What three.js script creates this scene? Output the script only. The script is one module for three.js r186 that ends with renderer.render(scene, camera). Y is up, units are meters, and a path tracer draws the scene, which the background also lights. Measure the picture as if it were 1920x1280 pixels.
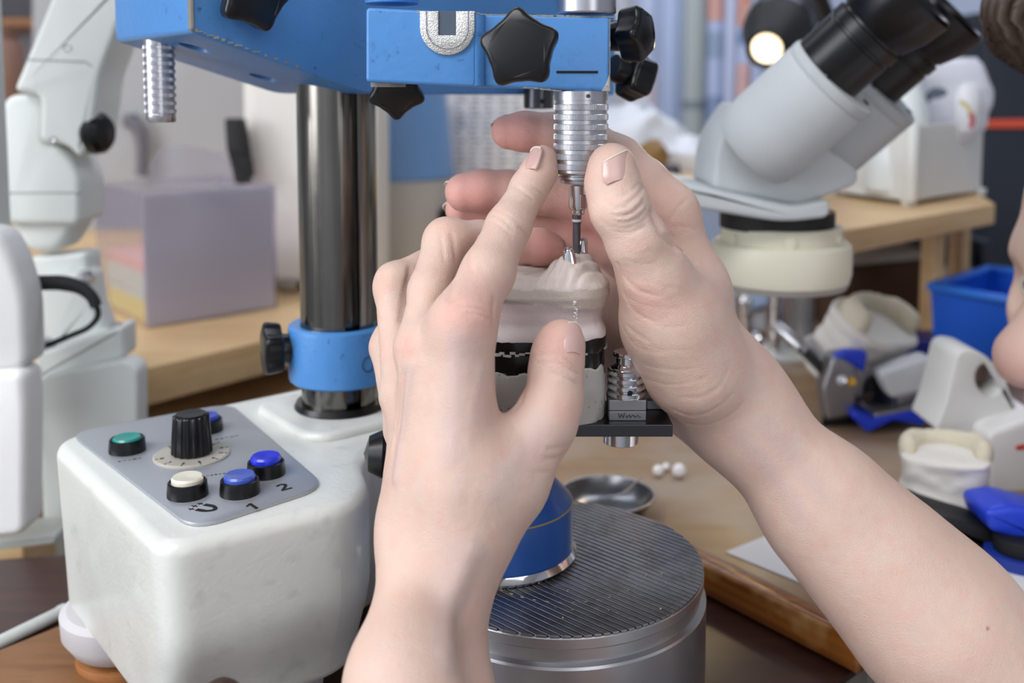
import * as THREE from 'three';
import { RectAreaLightUniformsLib } from 'three/addons/lights/RectAreaLightUniformsLib.js';
import { RoundedBoxGeometry } from 'three/addons/geometries/RoundedBoxGeometry.js';
import { mergeGeometries } from 'three/addons/utils/BufferGeometryUtils.js';

// ---------------------------------------------------------------- camera, light, exposure
const scene = new THREE.Scene();
scene.background = new THREE.Color(0x0b0c0e);
const F = 1900, PX = 960, YC = 336, PITCH = THREE.MathUtils.degToRad(5), EYE = 1.0;
const camera = new THREE.PerspectiveCamera(2 * Math.atan(640 / F) * 180 / Math.PI, 1.5, 0.02, 30);
camera.position.set(0, EYE, 0);
camera.rotation.x = -PITCH;
camera.setViewOffset(1920, 1280, 0, 640 - YC, 1920, 1280);          // the lens is shifted, so upright edges stay nearly parallel
camera.focus = 0.374;
camera.userData.fStop = 7.2;
scene.add(camera);
const renderer = new THREE.WebGLRenderer({ antialias: true });
renderer.toneMapping = THREE.LinearToneMapping;
renderer.toneMappingExposure = 0.262;
renderer.shadowMap.enabled = true;
RectAreaLightUniformsLib.init();
const V = (x, y, z) => new THREE.Vector3(x, y, z);
// ceiling panels: [x, z, width, depth, intensity, colour]
const PANELS = [
  [-1.05, 0.75, 1.5, 0.9, 34, 0xf8f8fc],
  [0.85, 1.0, 1.2, 0.6, 7, 0xf8f8fc],
  [-0.6, -1.45, 1.2, 0.6, 12, 0xeaf0ff],
  [0.95, -1.5, 1.2, 0.6, 17, 0xe4ecff],
];
const CEIL = 2.45;
for (const [x, z, w, h, i, c] of PANELS) {
  const l = new THREE.RectAreaLight(c, i, w, h);
  l.position.set(x, CEIL - 0.035, z);
  l.lookAt(x, 0, z);
  scene.add(l);
}
// frosted daylight windows: [centre, width, height, turn about y, intensity]
const WINDOWS = [[V(-2.3, 1.5, 0.75), 1.5, 1.3, Math.PI / 2, 21], [V(0.95, 1.5, 1.9), 0.8, 1.2, Math.PI, 5.5]];
for (const [p, w, h, t, i] of WINDOWS) {
  const l = new THREE.RectAreaLight(0xf9faff, i, w, h), n = V(Math.sin(t), 0, Math.cos(t));
  l.position.copy(p).addScaledVector(n, 0.05); l.lookAt(p.clone().add(n)); scene.add(l);
}

// ---------------------------------------------------------------- helpers
const fwd = V(0, -Math.sin(PITCH), -Math.cos(PITCH)), upv = V(0, Math.cos(PITCH), -Math.sin(PITCH));
const ray = (px, py) => fwd.clone().addScaledVector(upv, -(py - YC) / F).add(V((px - PX) / F, 0, 0));
const at = (px, py, d) => ray(px, py).multiplyScalar(d).add(V(0, EYE, 0));          // a measured pixel and its distance, as a point
const atZ = (px, py, z) => { const r = ray(px, py); return r.multiplyScalar(z / r.z).add(V(0, EYE, 0)); };
const on = (px, py, y) => { const r = ray(px, py); return r.multiplyScalar((y - EYE) / r.y).add(V(0, EYE, 0)); };
const yAt = (py, z) => atZ(960, py, z).y;
let seed = 7;
const rnd = () => { seed = (seed * 1664525 + 1013904223) >>> 0; return seed / 4294967296; };
const names = new Map();
function numbered(n) { const k = names.get(n) || 0; names.set(n, k + 1); return k ? `${n}_${String(k).padStart(3, '0')}` : n; }
function tag(o, label, category, group, kind) {
  if (label) o.userData.label = label;
  if (category) o.userData.category = category;
  if (group) o.userData.group = group;
  if (kind) o.userData.kind = kind;
  return o;
}
function thing(name, label, category, pos, group) {
  const o = new THREE.Group(); o.name = numbered(name); o.position.copy(pos); scene.add(o);
  return tag(o, label, category, group);
}
// geometry is given in world coordinates; the parent's position is taken off again
function part(name, geo, mat, parent, label) {
  if (Array.isArray(geo)) geo = merge(geo);
  let root = parent; while (root.parent && root.parent !== scene) root = root.parent;
  const g = geo.clone(); g.translate(-root.position.x, -root.position.y, -root.position.z);
  const m = new THREE.Mesh(g, mat); m.name = name; m.castShadow = m.receiveShadow = true;
  if (label) m.userData.label = label;
  parent.add(m);
  return m;
}
function struct(name, geo, mat) {
  if (Array.isArray(geo)) geo = merge(geo);
  const m = new THREE.Mesh(geo, mat); m.name = name; m.castShadow = m.receiveShadow = true; m.userData.kind = 'structure';
  scene.add(m); return m;
}
function merge(list) {
  const l = list.map((g) => { const n = g.index ? g.toNonIndexed() : g.clone(); for (const k of Object.keys(n.attributes)) if (!['position', 'normal', 'uv'].includes(k)) n.deleteAttribute(k); n.clearGroups(); return n; });
  return l.length === 1 ? l[0] : mergeGeometries(l);
}
// normals smoothed over edges flatter than the angle a (radians)
function creased(geo, a = 0.6) {
  const g = geo.index ? geo.toNonIndexed() : geo.clone(), p = g.attributes.position.array, n = p.length / 9, F3 = new Float32Array(n * 3), A = new Float32Array(n * 3), map = new Map(), cosA = Math.cos(a), out = new Float32Array(p.length);
  const keyOf = (i) => `${Math.round(p[i * 3] * 2e6)},${Math.round(p[i * 3 + 1] * 2e6)},${Math.round(p[i * 3 + 2] * 2e6)}`, keys = new Array(n * 3);
  for (let t = 0; t < n; t++) {
    const o = t * 9, ux = p[o + 3] - p[o], uy = p[o + 4] - p[o + 1], uz = p[o + 5] - p[o + 2], vx = p[o + 6] - p[o], vy = p[o + 7] - p[o + 1], vz = p[o + 8] - p[o + 2];
    let x = uy * vz - uz * vy, y = uz * vx - ux * vz, z = ux * vy - uy * vx; const L = Math.hypot(x, y, z); if (L > 1e-16) { x /= L; y /= L; z /= L; }
    F3[t * 3] = x; F3[t * 3 + 1] = y; F3[t * 3 + 2] = z;
    for (let k = 0; k < 3; k++) {
      const b = o + k * 3, c = o + ((k + 1) % 3) * 3, d = o + ((k + 2) % 3) * 3;
      const ax = p[c] - p[b], ay = p[c + 1] - p[b + 1], az = p[c + 2] - p[b + 2], bx = p[d] - p[b], by = p[d + 1] - p[b + 1], bz = p[d + 2] - p[b + 2], m = Math.hypot(ax, ay, az) * Math.hypot(bx, by, bz);
      A[t * 3 + k] = m > 1e-18 && L > 1e-16 ? Math.acos(Math.max(-1, Math.min(1, (ax * bx + ay * by + az * bz) / m))) : 0;
      const key = keys[t * 3 + k] = keyOf(t * 3 + k); const l = map.get(key); if (l) l.push(t * 3 + k); else map.set(key, [t * 3 + k]);
    }
  }
  for (let i = 0; i < n * 3; i++) {
    const t = (i / 3) | 0, x = F3[t * 3], y = F3[t * 3 + 1], z = F3[t * 3 + 2]; let sx = 0, sy = 0, sz = 0;
    for (const j of map.get(keys[i])) { const u = (j / 3) | 0, X = F3[u * 3], Y = F3[u * 3 + 1], Z = F3[u * 3 + 2]; if (u === t || x * X + y * Y + z * Z > cosA) { const w = A[j]; sx += X * w; sy += Y * w; sz += Z * w; } }
    const L = Math.hypot(sx, sy, sz); if (L > 1e-12) { out[i * 3] = sx / L; out[i * 3 + 1] = sy / L; out[i * 3 + 2] = sz / L; } else { out[i * 3] = x; out[i * 3 + 1] = y; out[i * 3 + 2] = z; }
  }
  g.setAttribute('normal', new THREE.BufferAttribute(out, 3)); return g;
}
// texture coordinates in metres, from the side each triangle faces; seams get vertices of their own
function boxUV(geo) {
  const g = geo, p = g.attributes.position.array, n = g.attributes.normal.array, idx = g.index ? g.index.array : null, tri = (idx ? idx.length : p.length / 3) / 3;
  const P = [], N = [], C = g.attributes.color ? [] : null, U = [], I = new Uint32Array(tri * 3), map = new Map(), col = C && g.attributes.color.array;
  for (let t = 0; t < tri; t++) {
    const v = [0, 1, 2].map((k) => idx ? idx[t * 3 + k] : t * 3 + k);
    let a = 0, b = 0, c = 0;
    for (const i of v) { a += n[i * 3]; b += n[i * 3 + 1]; c += n[i * 3 + 2]; }
    a = Math.abs(a); b = Math.abs(b); c = Math.abs(c);
    const ax = a > b && a > c ? 0 : b > c ? 1 : 2;
    for (let k = 0; k < 3; k++) {
      const i = v[k], key = i * 3 + ax;
      let j = map.get(key);
      if (j === undefined) {
        j = P.length / 3; map.set(key, j);
        const x = p[i * 3], y = p[i * 3 + 1], z = p[i * 3 + 2];
        P.push(x, y, z); N.push(n[i * 3], n[i * 3 + 1], n[i * 3 + 2]);
        if (C) C.push(col[i * 3], col[i * 3 + 1], col[i * 3 + 2]);
        if (ax === 0) U.push(z, y); else if (ax === 1) U.push(x, z); else U.push(x, y);
      }
      I[t * 3 + k] = j;
    }
  }
  const o = new THREE.BufferGeometry();
  o.setAttribute('position', new THREE.Float32BufferAttribute(P, 3)); o.setAttribute('normal', new THREE.Float32BufferAttribute(N, 3));
  o.setAttribute('uv', new THREE.Float32BufferAttribute(U, 2)); if (C) o.setAttribute('color', new THREE.Float32BufferAttribute(C, 3));
  o.setIndex(new THREE.BufferAttribute(I, 1));
  return o;
}
// a geometry whose own y axis is laid along the direction d, its origin at a
function aim(geo, a, d, spin = 0) {
  const q = new THREE.Quaternion().setFromUnitVectors(V(0, 1, 0), d.clone().normalize());
  const g = geo.clone(); if (spin) g.rotateY(spin); g.applyQuaternion(q); g.translate(a.x, a.y, a.z); return g;
}
// turned body: profile [[radius, along], ...] about the axis from a in the direction d
function lathe(profile, a, d = V(0, 1, 0), seg = 64, crease = 0.55) {
  const g = new THREE.LatheGeometry(profile.map(([r, y]) => new THREE.Vector2(Math.max(r, 1e-6), y)), seg);
  return aim(creased(g, crease), a, d);
}
function cyl(a, b, ra, rb = ra, seg = 40, bev = 0) {
  const d = b.clone().sub(a), L = d.length(), e = bev || Math.min(ra, rb, L) * 0.06;
  return lathe([[0, 0], [ra - e, 0], [ra - e * 0.3, e * 0.3], [ra, e], [rb, L - e], [rb - e * 0.3, L - e * 0.3], [rb - e, L], [0, L]], a, d, seg, 0.7);
}
function tube(pts, r, seg = 60, rs = 12) { return new THREE.TubeGeometry(new THREE.CatmullRomCurve3(pts), seg, r, rs, false); }
function rbox(w, h, d, r, pos, rot = 0, seg = 3) {
  const g = new RoundedBoxGeometry(w, h, d, seg, Math.min(r, w / 2.01, h / 2.01, d / 2.01)); if (rot) g.rotateY(rot); if (pos) g.translate(pos.x, pos.y, pos.z); return g;
}
function shapeOf(pts, radius = 0) {
  const s = new THREE.Shape(), n = pts.length;
  for (let i = 0; i < n; i++) {
    const p = pts[i], a = pts[(i + n - 1) % n], b = pts[(i + 1) % n], r = p[2] ?? radius;
    if (!r) { i ? s.lineTo(p[0], p[1]) : s.moveTo(p[0], p[1]); continue; }
    const la = Math.hypot(a[0] - p[0], a[1] - p[1]), lb = Math.hypot(b[0] - p[0], b[1] - p[1]), k = Math.min(r, la * 0.48, lb * 0.48);
    const q = [p[0] + (a[0] - p[0]) / la * k, p[1] + (a[1] - p[1]) / la * k], w = [p[0] + (b[0] - p[0]) / lb * k, p[1] + (b[1] - p[1]) / lb * k];
    i ? s.lineTo(...q) : s.moveTo(...q); s.quadraticCurveTo(p[0], p[1], ...w);
  }
  s.closePath(); return s;
}
function extr(shape, depth, bev = 0, bs = 3, steps = 1, curve = 10) {
  return new THREE.ExtrudeGeometry(shape, { depth: Math.max(depth - 2 * bev, 1e-5), bevelEnabled: bev > 0, bevelThickness: bev, bevelSize: bev, bevelOffset: -bev, bevelSegments: bs, steps, curveSegments: curve }).translate(0, 0, bev);
}
// plan outline [[x, z], ...] between the heights y0 and y1
function prism(pts, y0, y1, bev = 0, radius = 0, steps = 1) {
  const g = extr(shapeOf(pts.map(([x, z, r]) => [x, -z, pts.length > 30 ? 0 : Math.max(r ?? radius, bev * 1.4)])), y1 - y0, bev, 4, steps); g.rotateX(-Math.PI / 2); g.translate(0, y0, 0); return creased(g, 0.5);
}
// an upright outline measured at the plane z, thick pieces reaching back from it
function slab(pxs, z, thick, bev = 0.001, radius = 0) {
  let e0 = 1e9; pxs.forEach((p, i) => { const q = pxs[(i + 1) % pxs.length]; e0 = Math.min(e0, Math.hypot(p[0] - q[0], p[1] - q[1])); });
  const k = -z / F, b = Math.min(bev, 0.006, e0 * k * 0.32), g = extr(shapeOf(pxs.map(([x, y, r]) => { const p = atZ(x, y, z); return [p.x, p.y, Math.max((r ?? radius) * k, b * 1.4)]; })), thick, b, 4); g.translate(0, 0, z - thick); return creased(g, 0.5);
}
// ---- procedural textures
function tex(size, fn, srgb = true, rep = 1) {
  const d = new Uint8Array(size * size * 4);
  for (let y = 0; y < size; y++) for (let x = 0; x < size; x++) { const c = fn(x / size, y / size), i = (y * size + x) * 4; d[i] = c[0]; d[i + 1] = c[1]; d[i + 2] = c[2]; d[i + 3] = 255; }
  const t = new THREE.DataTexture(d, size, size); t.wrapS = t.wrapT = THREE.RepeatWrapping; t.magFilter = THREE.LinearFilter; t.minFilter = THREE.LinearMipmapLinearFilter; t.generateMipmaps = true;
  if (srgb) t.colorSpace = THREE.SRGBColorSpace; t.repeat.set(rep, rep); t.needsUpdate = true; return t;
}
const hash = (x, y, s) => { let h = (x * 374761393 + y * 668265263 + s * 1442695041) | 0; h = Math.imul(h ^ (h >>> 13), 1274126177); return ((h ^ (h >>> 16)) >>> 0) / 4294967296; };
const sm = (t) => t * t * (3 - 2 * t);
function vnoise(x, y, n, s, ny = n) {            // tiles every 1
  x *= n; y *= ny; const xi = Math.floor(x), yi = Math.floor(y), fx = sm(x - xi), fy = sm(y - yi), m = (a, k) => ((a % k) + k) % k;
  const a = hash(m(xi, n), m(yi, ny), s), b = hash(m(xi + 1, n), m(yi, ny), s), c = hash(m(xi, n), m(yi + 1, ny), s), d = hash(m(xi + 1, n), m(yi + 1, ny), s);
  return a + (b - a) * fx + (c - a) * fy + (a - b - c + d) * fx * fy;
}
const fbm = (x, y, n, s, o = 4) => { let v = 0, a = 0.5, t = 0; for (let i = 0; i < o; i++) { v += a * vnoise(x, y, n << i, s + i); t += a; a *= 0.55; } return v / t; };
const g8 = (v) => { const k = Math.max(0, Math.min(255, v * 255)); return [k, k, k]; };
const mixc = (a, b, t) => a.map((v, i) => v + (b[i] - v) * t);
// solid noise
function n3(x, y, z, s = 0) {
  const xi = Math.floor(x), yi = Math.floor(y), zi = Math.floor(z), fx = sm(x - xi), fy = sm(y - yi), fz = sm(z - zi);
  const h = (a, b, c) => hash(a + c * 57, b + c * 131, s + c * 17);
  const l = (a, b, t) => a + (b - a) * t;
  return l(l(l(h(xi, yi, zi), h(xi + 1, yi, zi), fx), l(h(xi, yi + 1, zi), h(xi + 1, yi + 1, zi), fx), fy), l(l(h(xi, yi, zi + 1), h(xi + 1, yi, zi + 1), fx), l(h(xi, yi + 1, zi + 1), h(xi + 1, yi + 1, zi + 1), fx), fy), fz);
}
// ---- solid modelling by distance fields, meshed with surface nets on the blocks near the surface
function nets(field, lo, hi, h, opt = {}) {
  const N = 8, nx = Math.ceil((hi.x - lo.x) / h / N), ny = Math.ceil((hi.y - lo.y) / h / N), nz = Math.ceil((hi.z - lo.z) / h / N);
  const CX = nx * N + 2, CY = ny * N + 2, key = (i, j, k) => i + CX * (j + CY * k);
  const verts = new Map(), P = [], edges = [], S = N + 1, buf = new Float32Array(S * S * S), R = N * h * 0.87;
  for (let bk = 0; bk < nz; bk++) for (let bj = 0; bj < ny; bj++) for (let bi = 0; bi < nx; bi++) {
    const ox = lo.x + bi * N * h, oy = lo.y + bj * N * h, oz = lo.z + bk * N * h;
    const f = field.near ? field.near(ox + N * h / 2, oy + N * h / 2, oz + N * h / 2, R) : field;
    if (Math.abs(f(ox + N * h / 2, oy + N * h / 2, oz + N * h / 2)) > R * 1.25 + (opt.slack || 0)) continue;
    let pos = 0, neg = 0;
    for (let k = 0, q = 0; k < S; k++) for (let j = 0; j < S; j++) for (let i = 0; i < S; i++, q++) { const v = f(ox + i * h, oy + j * h, oz + k * h); buf[q] = v; v < 0 ? neg++ : pos++; }
    if (!pos || !neg) continue;
    for (let k = 0; k < N; k++) for (let j = 0; j < N; j++) for (let i = 0; i < N; i++) {
      const q = i + S * (j + S * k), gi = bi * N + i, gj = bj * N + j, gk = bk * N + k, s0 = buf[q] < 0;
      if (s0 !== buf[q + 1] < 0) edges.push(0, gi, gj, gk, s0 ? 1 : 0);
      if (s0 !== buf[q + S] < 0) edges.push(1, gi, gj, gk, s0 ? 1 : 0);
      if (s0 !== buf[q + S * S] < 0) edges.push(2, gi, gj, gk, s0 ? 1 : 0);
      let n = 0, sx = 0, sy = 0, sz = 0;
      for (let e = 0; e < 12; e++) {
        const ax = e >> 2, u = e & 1, w = (e >> 1) & 1;
        const a = ax === 0 ? [0, u, w] : ax === 1 ? [u, 0, w] : [u, w, 0];
        const qa = q + a[0] + S * (a[1] + S * a[2]), qb = qa + (ax === 0 ? 1 : ax === 1 ? S : S * S), va = buf[qa], vb = buf[qb];
        if (va < 0 === vb < 0) continue;
        const t = va / (va - vb); n++;
        sx += a[0] + (ax === 0 ? t : 0); sy += a[1] + (ax === 1 ? t : 0); sz += a[2] + (ax === 2 ? t : 0);
      }
      if (n) { verts.set(key(gi, gj, gk), P.length / 3); P.push(ox + (i + sx / n) * h, oy + (j + sy / n) * h, oz + (k + sz / n) * h); }
    }
  }
  const I = [];
  for (let e = 0; e < edges.length; e += 5) {
    const [ax, i, j, k, s] = [edges[e], edges[e + 1], edges[e + 2], edges[e + 3], edges[e + 4]];
    const c = ax === 0 ? [[i, j - 1, k - 1], [i, j, k - 1], [i, j, k], [i, j - 1, k]] : ax === 1 ? [[i - 1, j, k - 1], [i - 1, j, k], [i, j, k], [i, j, k - 1]] : [[i - 1, j - 1, k], [i, j - 1, k], [i, j, k], [i - 1, j, k]];
    const v = c.map((a) => {
      if (Math.min(...a) < 0) return undefined;
      const q = key(...a); if (!verts.has(q)) { verts.set(q, P.length / 3); P.push(lo.x + (a[0] + 0.5) * h, lo.y + (a[1] + 0.5) * h, lo.z + (a[2] + 0.5) * h); }
      return verts.get(q);
    });
    if (v.some((x) => x === undefined)) continue;
    if (s) I.push(v[0], v[1], v[2], v[0], v[2], v[3]); else I.push(v[0], v[2], v[1], v[0], v[3], v[2]);
  }
  const count = P.length / 3, Nn = new Float32Array(P.length), C = opt.color ? new Float32Array(P.length) : null, e = opt.eps || h * 0.6;
  const f = field;
  for (let v = 0; v < count; v++) {
    let x = P[v * 3], y = P[v * 3 + 1], z = P[v * 3 + 2];
    const fl = f.near ? f.near(x, y, z, 3 * h) : f;
    let a = fl(x + e, y - e, z - e), b = fl(x - e, y - e, z + e), c = fl(x - e, y + e, z - e), d = fl(x + e, y + e, z + e);
    let gx = a - b - c + d, gy = -a - b + c + d, gz = -a + b - c + d, L = Math.hypot(gx, gy, gz) || 1; gx /= L; gy /= L; gz /= L;
    const s = Math.max(-h, Math.min(h, fl(x, y, z))); x -= gx * s; y -= gy * s; z -= gz * s;
    P[v * 3] = x; P[v * 3 + 1] = y; P[v * 3 + 2] = z; Nn[v * 3] = gx; Nn[v * 3 + 1] = gy; Nn[v * 3 + 2] = gz;
    if (C) { const q = opt.color(x, y, z, gx, gy, gz); C[v * 3] = q[0]; C[v * 3 + 1] = q[1]; C[v * 3 + 2] = q[2]; }
  }
  const g = new THREE.BufferGeometry();
  g.setAttribute('position', new THREE.Float32BufferAttribute(P, 3)); g.setAttribute('normal', new THREE.BufferAttribute(Nn, 3));
  if (C) g.setAttribute('color', new THREE.BufferAttribute(C, 3));
  g.setIndex(I); return g;
}
const smin = (a, b, k) => { const h = Math.max(k - Math.abs(a - b), 0) / k; return Math.min(a, b) - h * h * k * 0.25; };
const smax = (a, b, k) => -smin(-a, -b, k);
// tapered capsule
function bone(a, b, ra, rb) {
  const bx = b.x - a.x, by = b.y - a.y, bz = b.z - a.z, l2 = Math.max(bx * bx + by * by + bz * bz, 1e-10), rr = ra - rb, a2 = l2 - rr * rr, il2 = 1 / l2;
  if (a2 <= 0) { const big = ra > rb ? a : b, r = Math.max(ra, rb); return (x, y, z) => Math.hypot(x - big.x, y - big.y, z - big.z) - r; }
  return (x, y, z) => {
    const px = x - a.x, py = y - a.y, pz = z - a.z, yy = px * bx + py * by + pz * bz, zz = yy - l2;
    const wx = px * l2 - bx * yy, wy = py * l2 - by * yy, wz = pz * l2 - bz * yy, x2 = wx * wx + wy * wy + wz * wz, y2 = yy * yy * l2, z2 = zz * zz * l2;
    const k = Math.sign(rr) * rr * rr * x2;
    if (Math.sign(zz) * a2 * z2 > k) return Math.sqrt(x2 + z2) * il2 - rb;
    if (Math.sign(yy) * a2 * y2 < k) return Math.sqrt(x2 + y2) * il2 - ra;
    return (Math.sqrt(x2 * a2 * il2) + yy * rr) * il2 - ra;
  };
}
const ball = (c, r) => (x, y, z) => Math.hypot(x - c.x, y - c.y, z - c.z) - r;

// ---------------------------------------------------------------- materials
const fineBump = tex(256, (x, y) => g8(fbm(x, y, 24, 3, 3)), false);
const peelBump = tex(256, (x, y) => g8(fbm(x, y, 12, 31, 2)), false);
const brushed = tex(256, (x, y) => g8(0.35 + 0.5 * vnoise(x, y, 200, 5, 3) + 0.15 * vnoise(x, y, 60, 9, 60)), false);
const grime = tex(512, (x, y) => { const a = fbm(x, y, 4, 11, 5), b = fbm(x, y, 30, 17, 3), k = Math.max(0, a - 0.52) * 0.55 + Math.max(0, b - 0.68) * 0.5; return mixc([255, 255, 252], [120, 120, 122], Math.min(1, k)); });
const scuff = tex(512, (x, y) => { const b = fbm(x, y, 40, 19, 3), c = fbm(x, y, 5, 29, 3); return mixc([255, 255, 255], [90, 96, 104], Math.min(1, Math.max(0, b - 0.73) * 5 * Math.max(0, c - 0.35) * 2)); });
const grain = (c1, c2, c3, s, nx = 7) => tex(512, (x, y) => { const w = fbm(x, y, 3, s, 3), l = vnoise(x + w * 0.05, y, 6, s + 5, nx * 12) * 0.6 + vnoise(x, y + w * 0.04, 4, s + 9, nx * 4) * 0.4, p = vnoise(x, y, 24, s + 13, 200); return mixc(mixc(c1, c2, sm(l)), c3, Math.max(0, p - 0.7) * 1.2 + Math.max(0, w - 0.55)); });
const M = (color, roughness = 0.5, metalness = 0, more = {}) => new THREE.MeshPhysicalMaterial({ color, roughness, metalness, ...more });
const rep = (t, r) => { const c = t.clone(); c.repeat.set(r, r); c.needsUpdate = true; return c; };
const mt = {
  blue: M(0x4a88c8, 0.42, 0, { bumpMap: rep(peelBump, 1 / 0.03), bumpScale: 0.00012, map: rep(scuff, 1 / 0.12), clearcoat: 0.25, clearcoatRoughness: 0.25 }),
  bluedark: M(0x1c56a6, 0.32, 0, { clearcoat: 0.3, clearcoatRoughness: 0.15 }),
  bare: M(0xb9b6ad, 0.5, 0.7, { bumpMap: rep(fineBump, 1 / 0.02), bumpScale: 0.0002 }),
  castbare: M(0xd6d6d2, 0.34, 0.95, { bumpMap: rep(fineBump, 1 / 0.008), bumpScale: 0.0002 }),
  enamel: M(0xdde0dc, 0.35, 0, { map: rep(grime, 1 / 0.22), bumpMap: rep(peelBump, 1 / 0.02), bumpScale: 0.00008, clearcoat: 0.35, clearcoatRoughness: 0.2 }),
  black: M(0x08080a, 0.3, 0, { specularIntensity: 0.9 }),
  blackmatt: M(0x101113, 0.6),
  rubber: M(0x17181a, 0.7),
  steel: M(0xc4c5c8, 0.3, 1),
  alu: M(0xc2c3c7, 0.32, 1),
  turned: M(0xb7b8bb, 0.34, 1, { bumpMap: brushed, bumpScale: 0.00002 }),
  column: M(0x8a8780, 0.3, 1, { roughnessMap: rep(brushed, 1), map: tex(256, (x, y) => { const a = vnoise(x, y, 60, 41, 2), b = fbm(x, y, 6, 43, 3); return g8(0.8 + 0.1 * a + 0.12 * (b - 0.5)); }) }),
  chrome: M(0xdedfe2, 0.07, 1),
  satin: M(0x9a9a9e, 0.42, 0.9),
  gun: M(0x55565a, 0.28, 1),
  carbide: M(0x707175, 0.42, 0.8),
  panel: M(0xaeb2b8, 0.42, 0.55, { bumpMap: rep(fineBump, 1 / 0.006), bumpScale: 0.00002 }),
  dial: M(0xb5b1a6, 0.5, 0.1),
  ink: M(0x14151a, 0.7),
  white: M(0xf1f1ef, 0.5),
  offwhite: M(0xdfe1de, 0.45),
  plastic: M(0xd9deda, 0.42, 0, { bumpMap: rep(fineBump, 1 / 0.03), bumpScale: 0.00008 }),
  scope: M(0xc6cccd, 0.5, 0, { bumpMap: rep(fineBump, 1 / 0.02), bumpScale: 0.00008 }),
  cream: M(0xdcd9c4, 0.42),
  beech: M(0xffffff, 0.48, 0, { map: rep(grain([226, 194, 148], [212, 176, 126], [190, 150, 104], 51), 1 / 0.35) }),
  benchtop: M(0xffffff, 0.38, 0, { map: rep(tex(512, (x, y) => { const w = fbm(x, y, 4, 61, 4), s = fbm(x, y, 9, 67, 3), l = vnoise(x, y, 5, 63, 40); return mixc(mixc([164, 134, 100], [142, 112, 80], l * 0.7), [168, 154, 140], Math.min(1, Math.max(0, w - 0.42) * 4.2) * (0.5 + s * 0.5)); }), 1 / 0.3), clearcoat: 0.2, clearcoatRoughness: 0.35 }),
  varnish: M(0xffffff, 0.3, 0, { map: rep(tex(512, (x, y) => { const l = vnoise(x, y, 3, 71, 60), w = fbm(x, y, 5, 73, 4); return mixc(mixc([176, 108, 44], [130, 74, 28], l), [222, 182, 126], Math.min(1, Math.max(0, w - 0.56) * 6)); }), 1 / 0.16), clearcoat: 0.5, clearcoatRoughness: 0.2 }),
  lacquer: M(0xffffff, 0.42, 0, { map: rep(tex(512, (x, y) => { const l = vnoise(x, y, 4, 81, 70), w = fbm(x, y, 6, 83, 4); return mixc(mixc([66, 38, 28], [48, 24, 20], l), [84, 54, 40], Math.max(0, w - 0.5)); }), 1 / 0.25), clearcoat: 0.15, clearcoatRoughness: 0.35 }),
  walnut: M(0xffffff, 0.5, 0, { map: rep(grain([74, 48, 30], [54, 34, 22], [40, 26, 18], 91), 1 / 0.3) }),
  oak: M(0xffffff, 0.5, 0, { map: rep(grain([168, 112, 62], [140, 90, 48], [116, 72, 40], 95), 1 / 0.3) }),
  stone: M(0xffffff, 0.75, 0, { vertexColors: true, bumpMap: rep(fineBump, 1 / 0.01), bumpScale: 0.00012 }),
  plaster: M(0xe9e6de, 0.8, 0, { bumpMap: rep(fineBump, 1 / 0.02), bumpScale: 0.0003 }),
  plasterwarm: M(0xddd6bf, 0.75, 0, { bumpMap: rep(fineBump, 1 / 0.02), bumpScale: 0.0003 }),
  blackgloss: M(0x070708, 0.2),
  paper: M(0xf0f1f3, 0.8),
  acrylic: M(0xf2f1f6, 0.1, 0, { transmission: 0.96, thickness: 0, ior: 1.49 }),
  bin: M(0x1660d8, 0.4), binlight: M(0x2f78e4, 0.4),
  artblue: M(0x1f3fd0, 0.4),
  navy: M(0x232b38, 0.7),
  red: M(0xc2312a, 0.6), orange: M(0xd9553a, 0.6),
  gold: M(0xc79a3c, 0.3, 1),
  wallm: M(0xb4b8c0, 0.9), ceilm: M(0xc9c9c8, 0.9), floorm: M(0x8f887c, 0.7), greyboard: M(0xa9abae, 0.75), cabinet: M(0xe4e2da, 0.6),
};

// ---------------------------------------------------------------- the room
const RX0 = -2.3, RX1 = 2.4, RZ0 = -2.7, RZ1 = 1.9, T = 0.12;
const bx = (x0, x1, y0, y1, z0, z1) => new THREE.BoxGeometry(x1 - x0, y1 - y0, z1 - z0).translate((x0 + x1) / 2, (y0 + y1) / 2, (z0 + z1) / 2);
struct('floor', bx(RX0 - T, RX1 + T, -T, 0, RZ0 - T, RZ1 + T), mt.floorm);
struct('ceiling', bx(RX0 - T, RX1 + T, CEIL, CEIL + T, RZ0 - T, RZ1 + T), mt.ceilm);
struct('wall_back', bx(RX0 - T, RX1 + T, 0, CEIL, RZ0 - T, RZ0), mt.wallm);
struct('wall_front', bx(RX0 - T, RX1 + T, 0, CEIL, RZ1, RZ1 + T), mt.wallm);
struct('wall_left', bx(RX0 - T, RX0, 0, CEIL, RZ0, RZ1), mt.wallm);
struct('wall_right', bx(RX1, RX1 + T, 0, CEIL, RZ0, RZ1), mt.wallm);
for (const [i, [x, z, w, h, , c]] of PANELS.entries()) {
  const t = thing('ceiling_light', 'flat white ceiling light panel above the ' + ['near left of the bench', 'near right of the bench', 'far left of the room', 'far right of the room'][i], 'ceiling light', V(x, CEIL, z), 'ceiling light panels');
  part('frame', [bx(x - w / 2 - 0.03, x + w / 2 + 0.03, CEIL - 0.025, CEIL, z - h / 2 - 0.03, z + h / 2 + 0.03)], mt.white, t);
  part('diffuser', rbox(w, 0.006, h, 0.002, V(x, CEIL - 0.0275, z)), M(0xffffff, 0.6, 0, { emissive: c, emissiveIntensity: 1.2 }), t);
}

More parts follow.
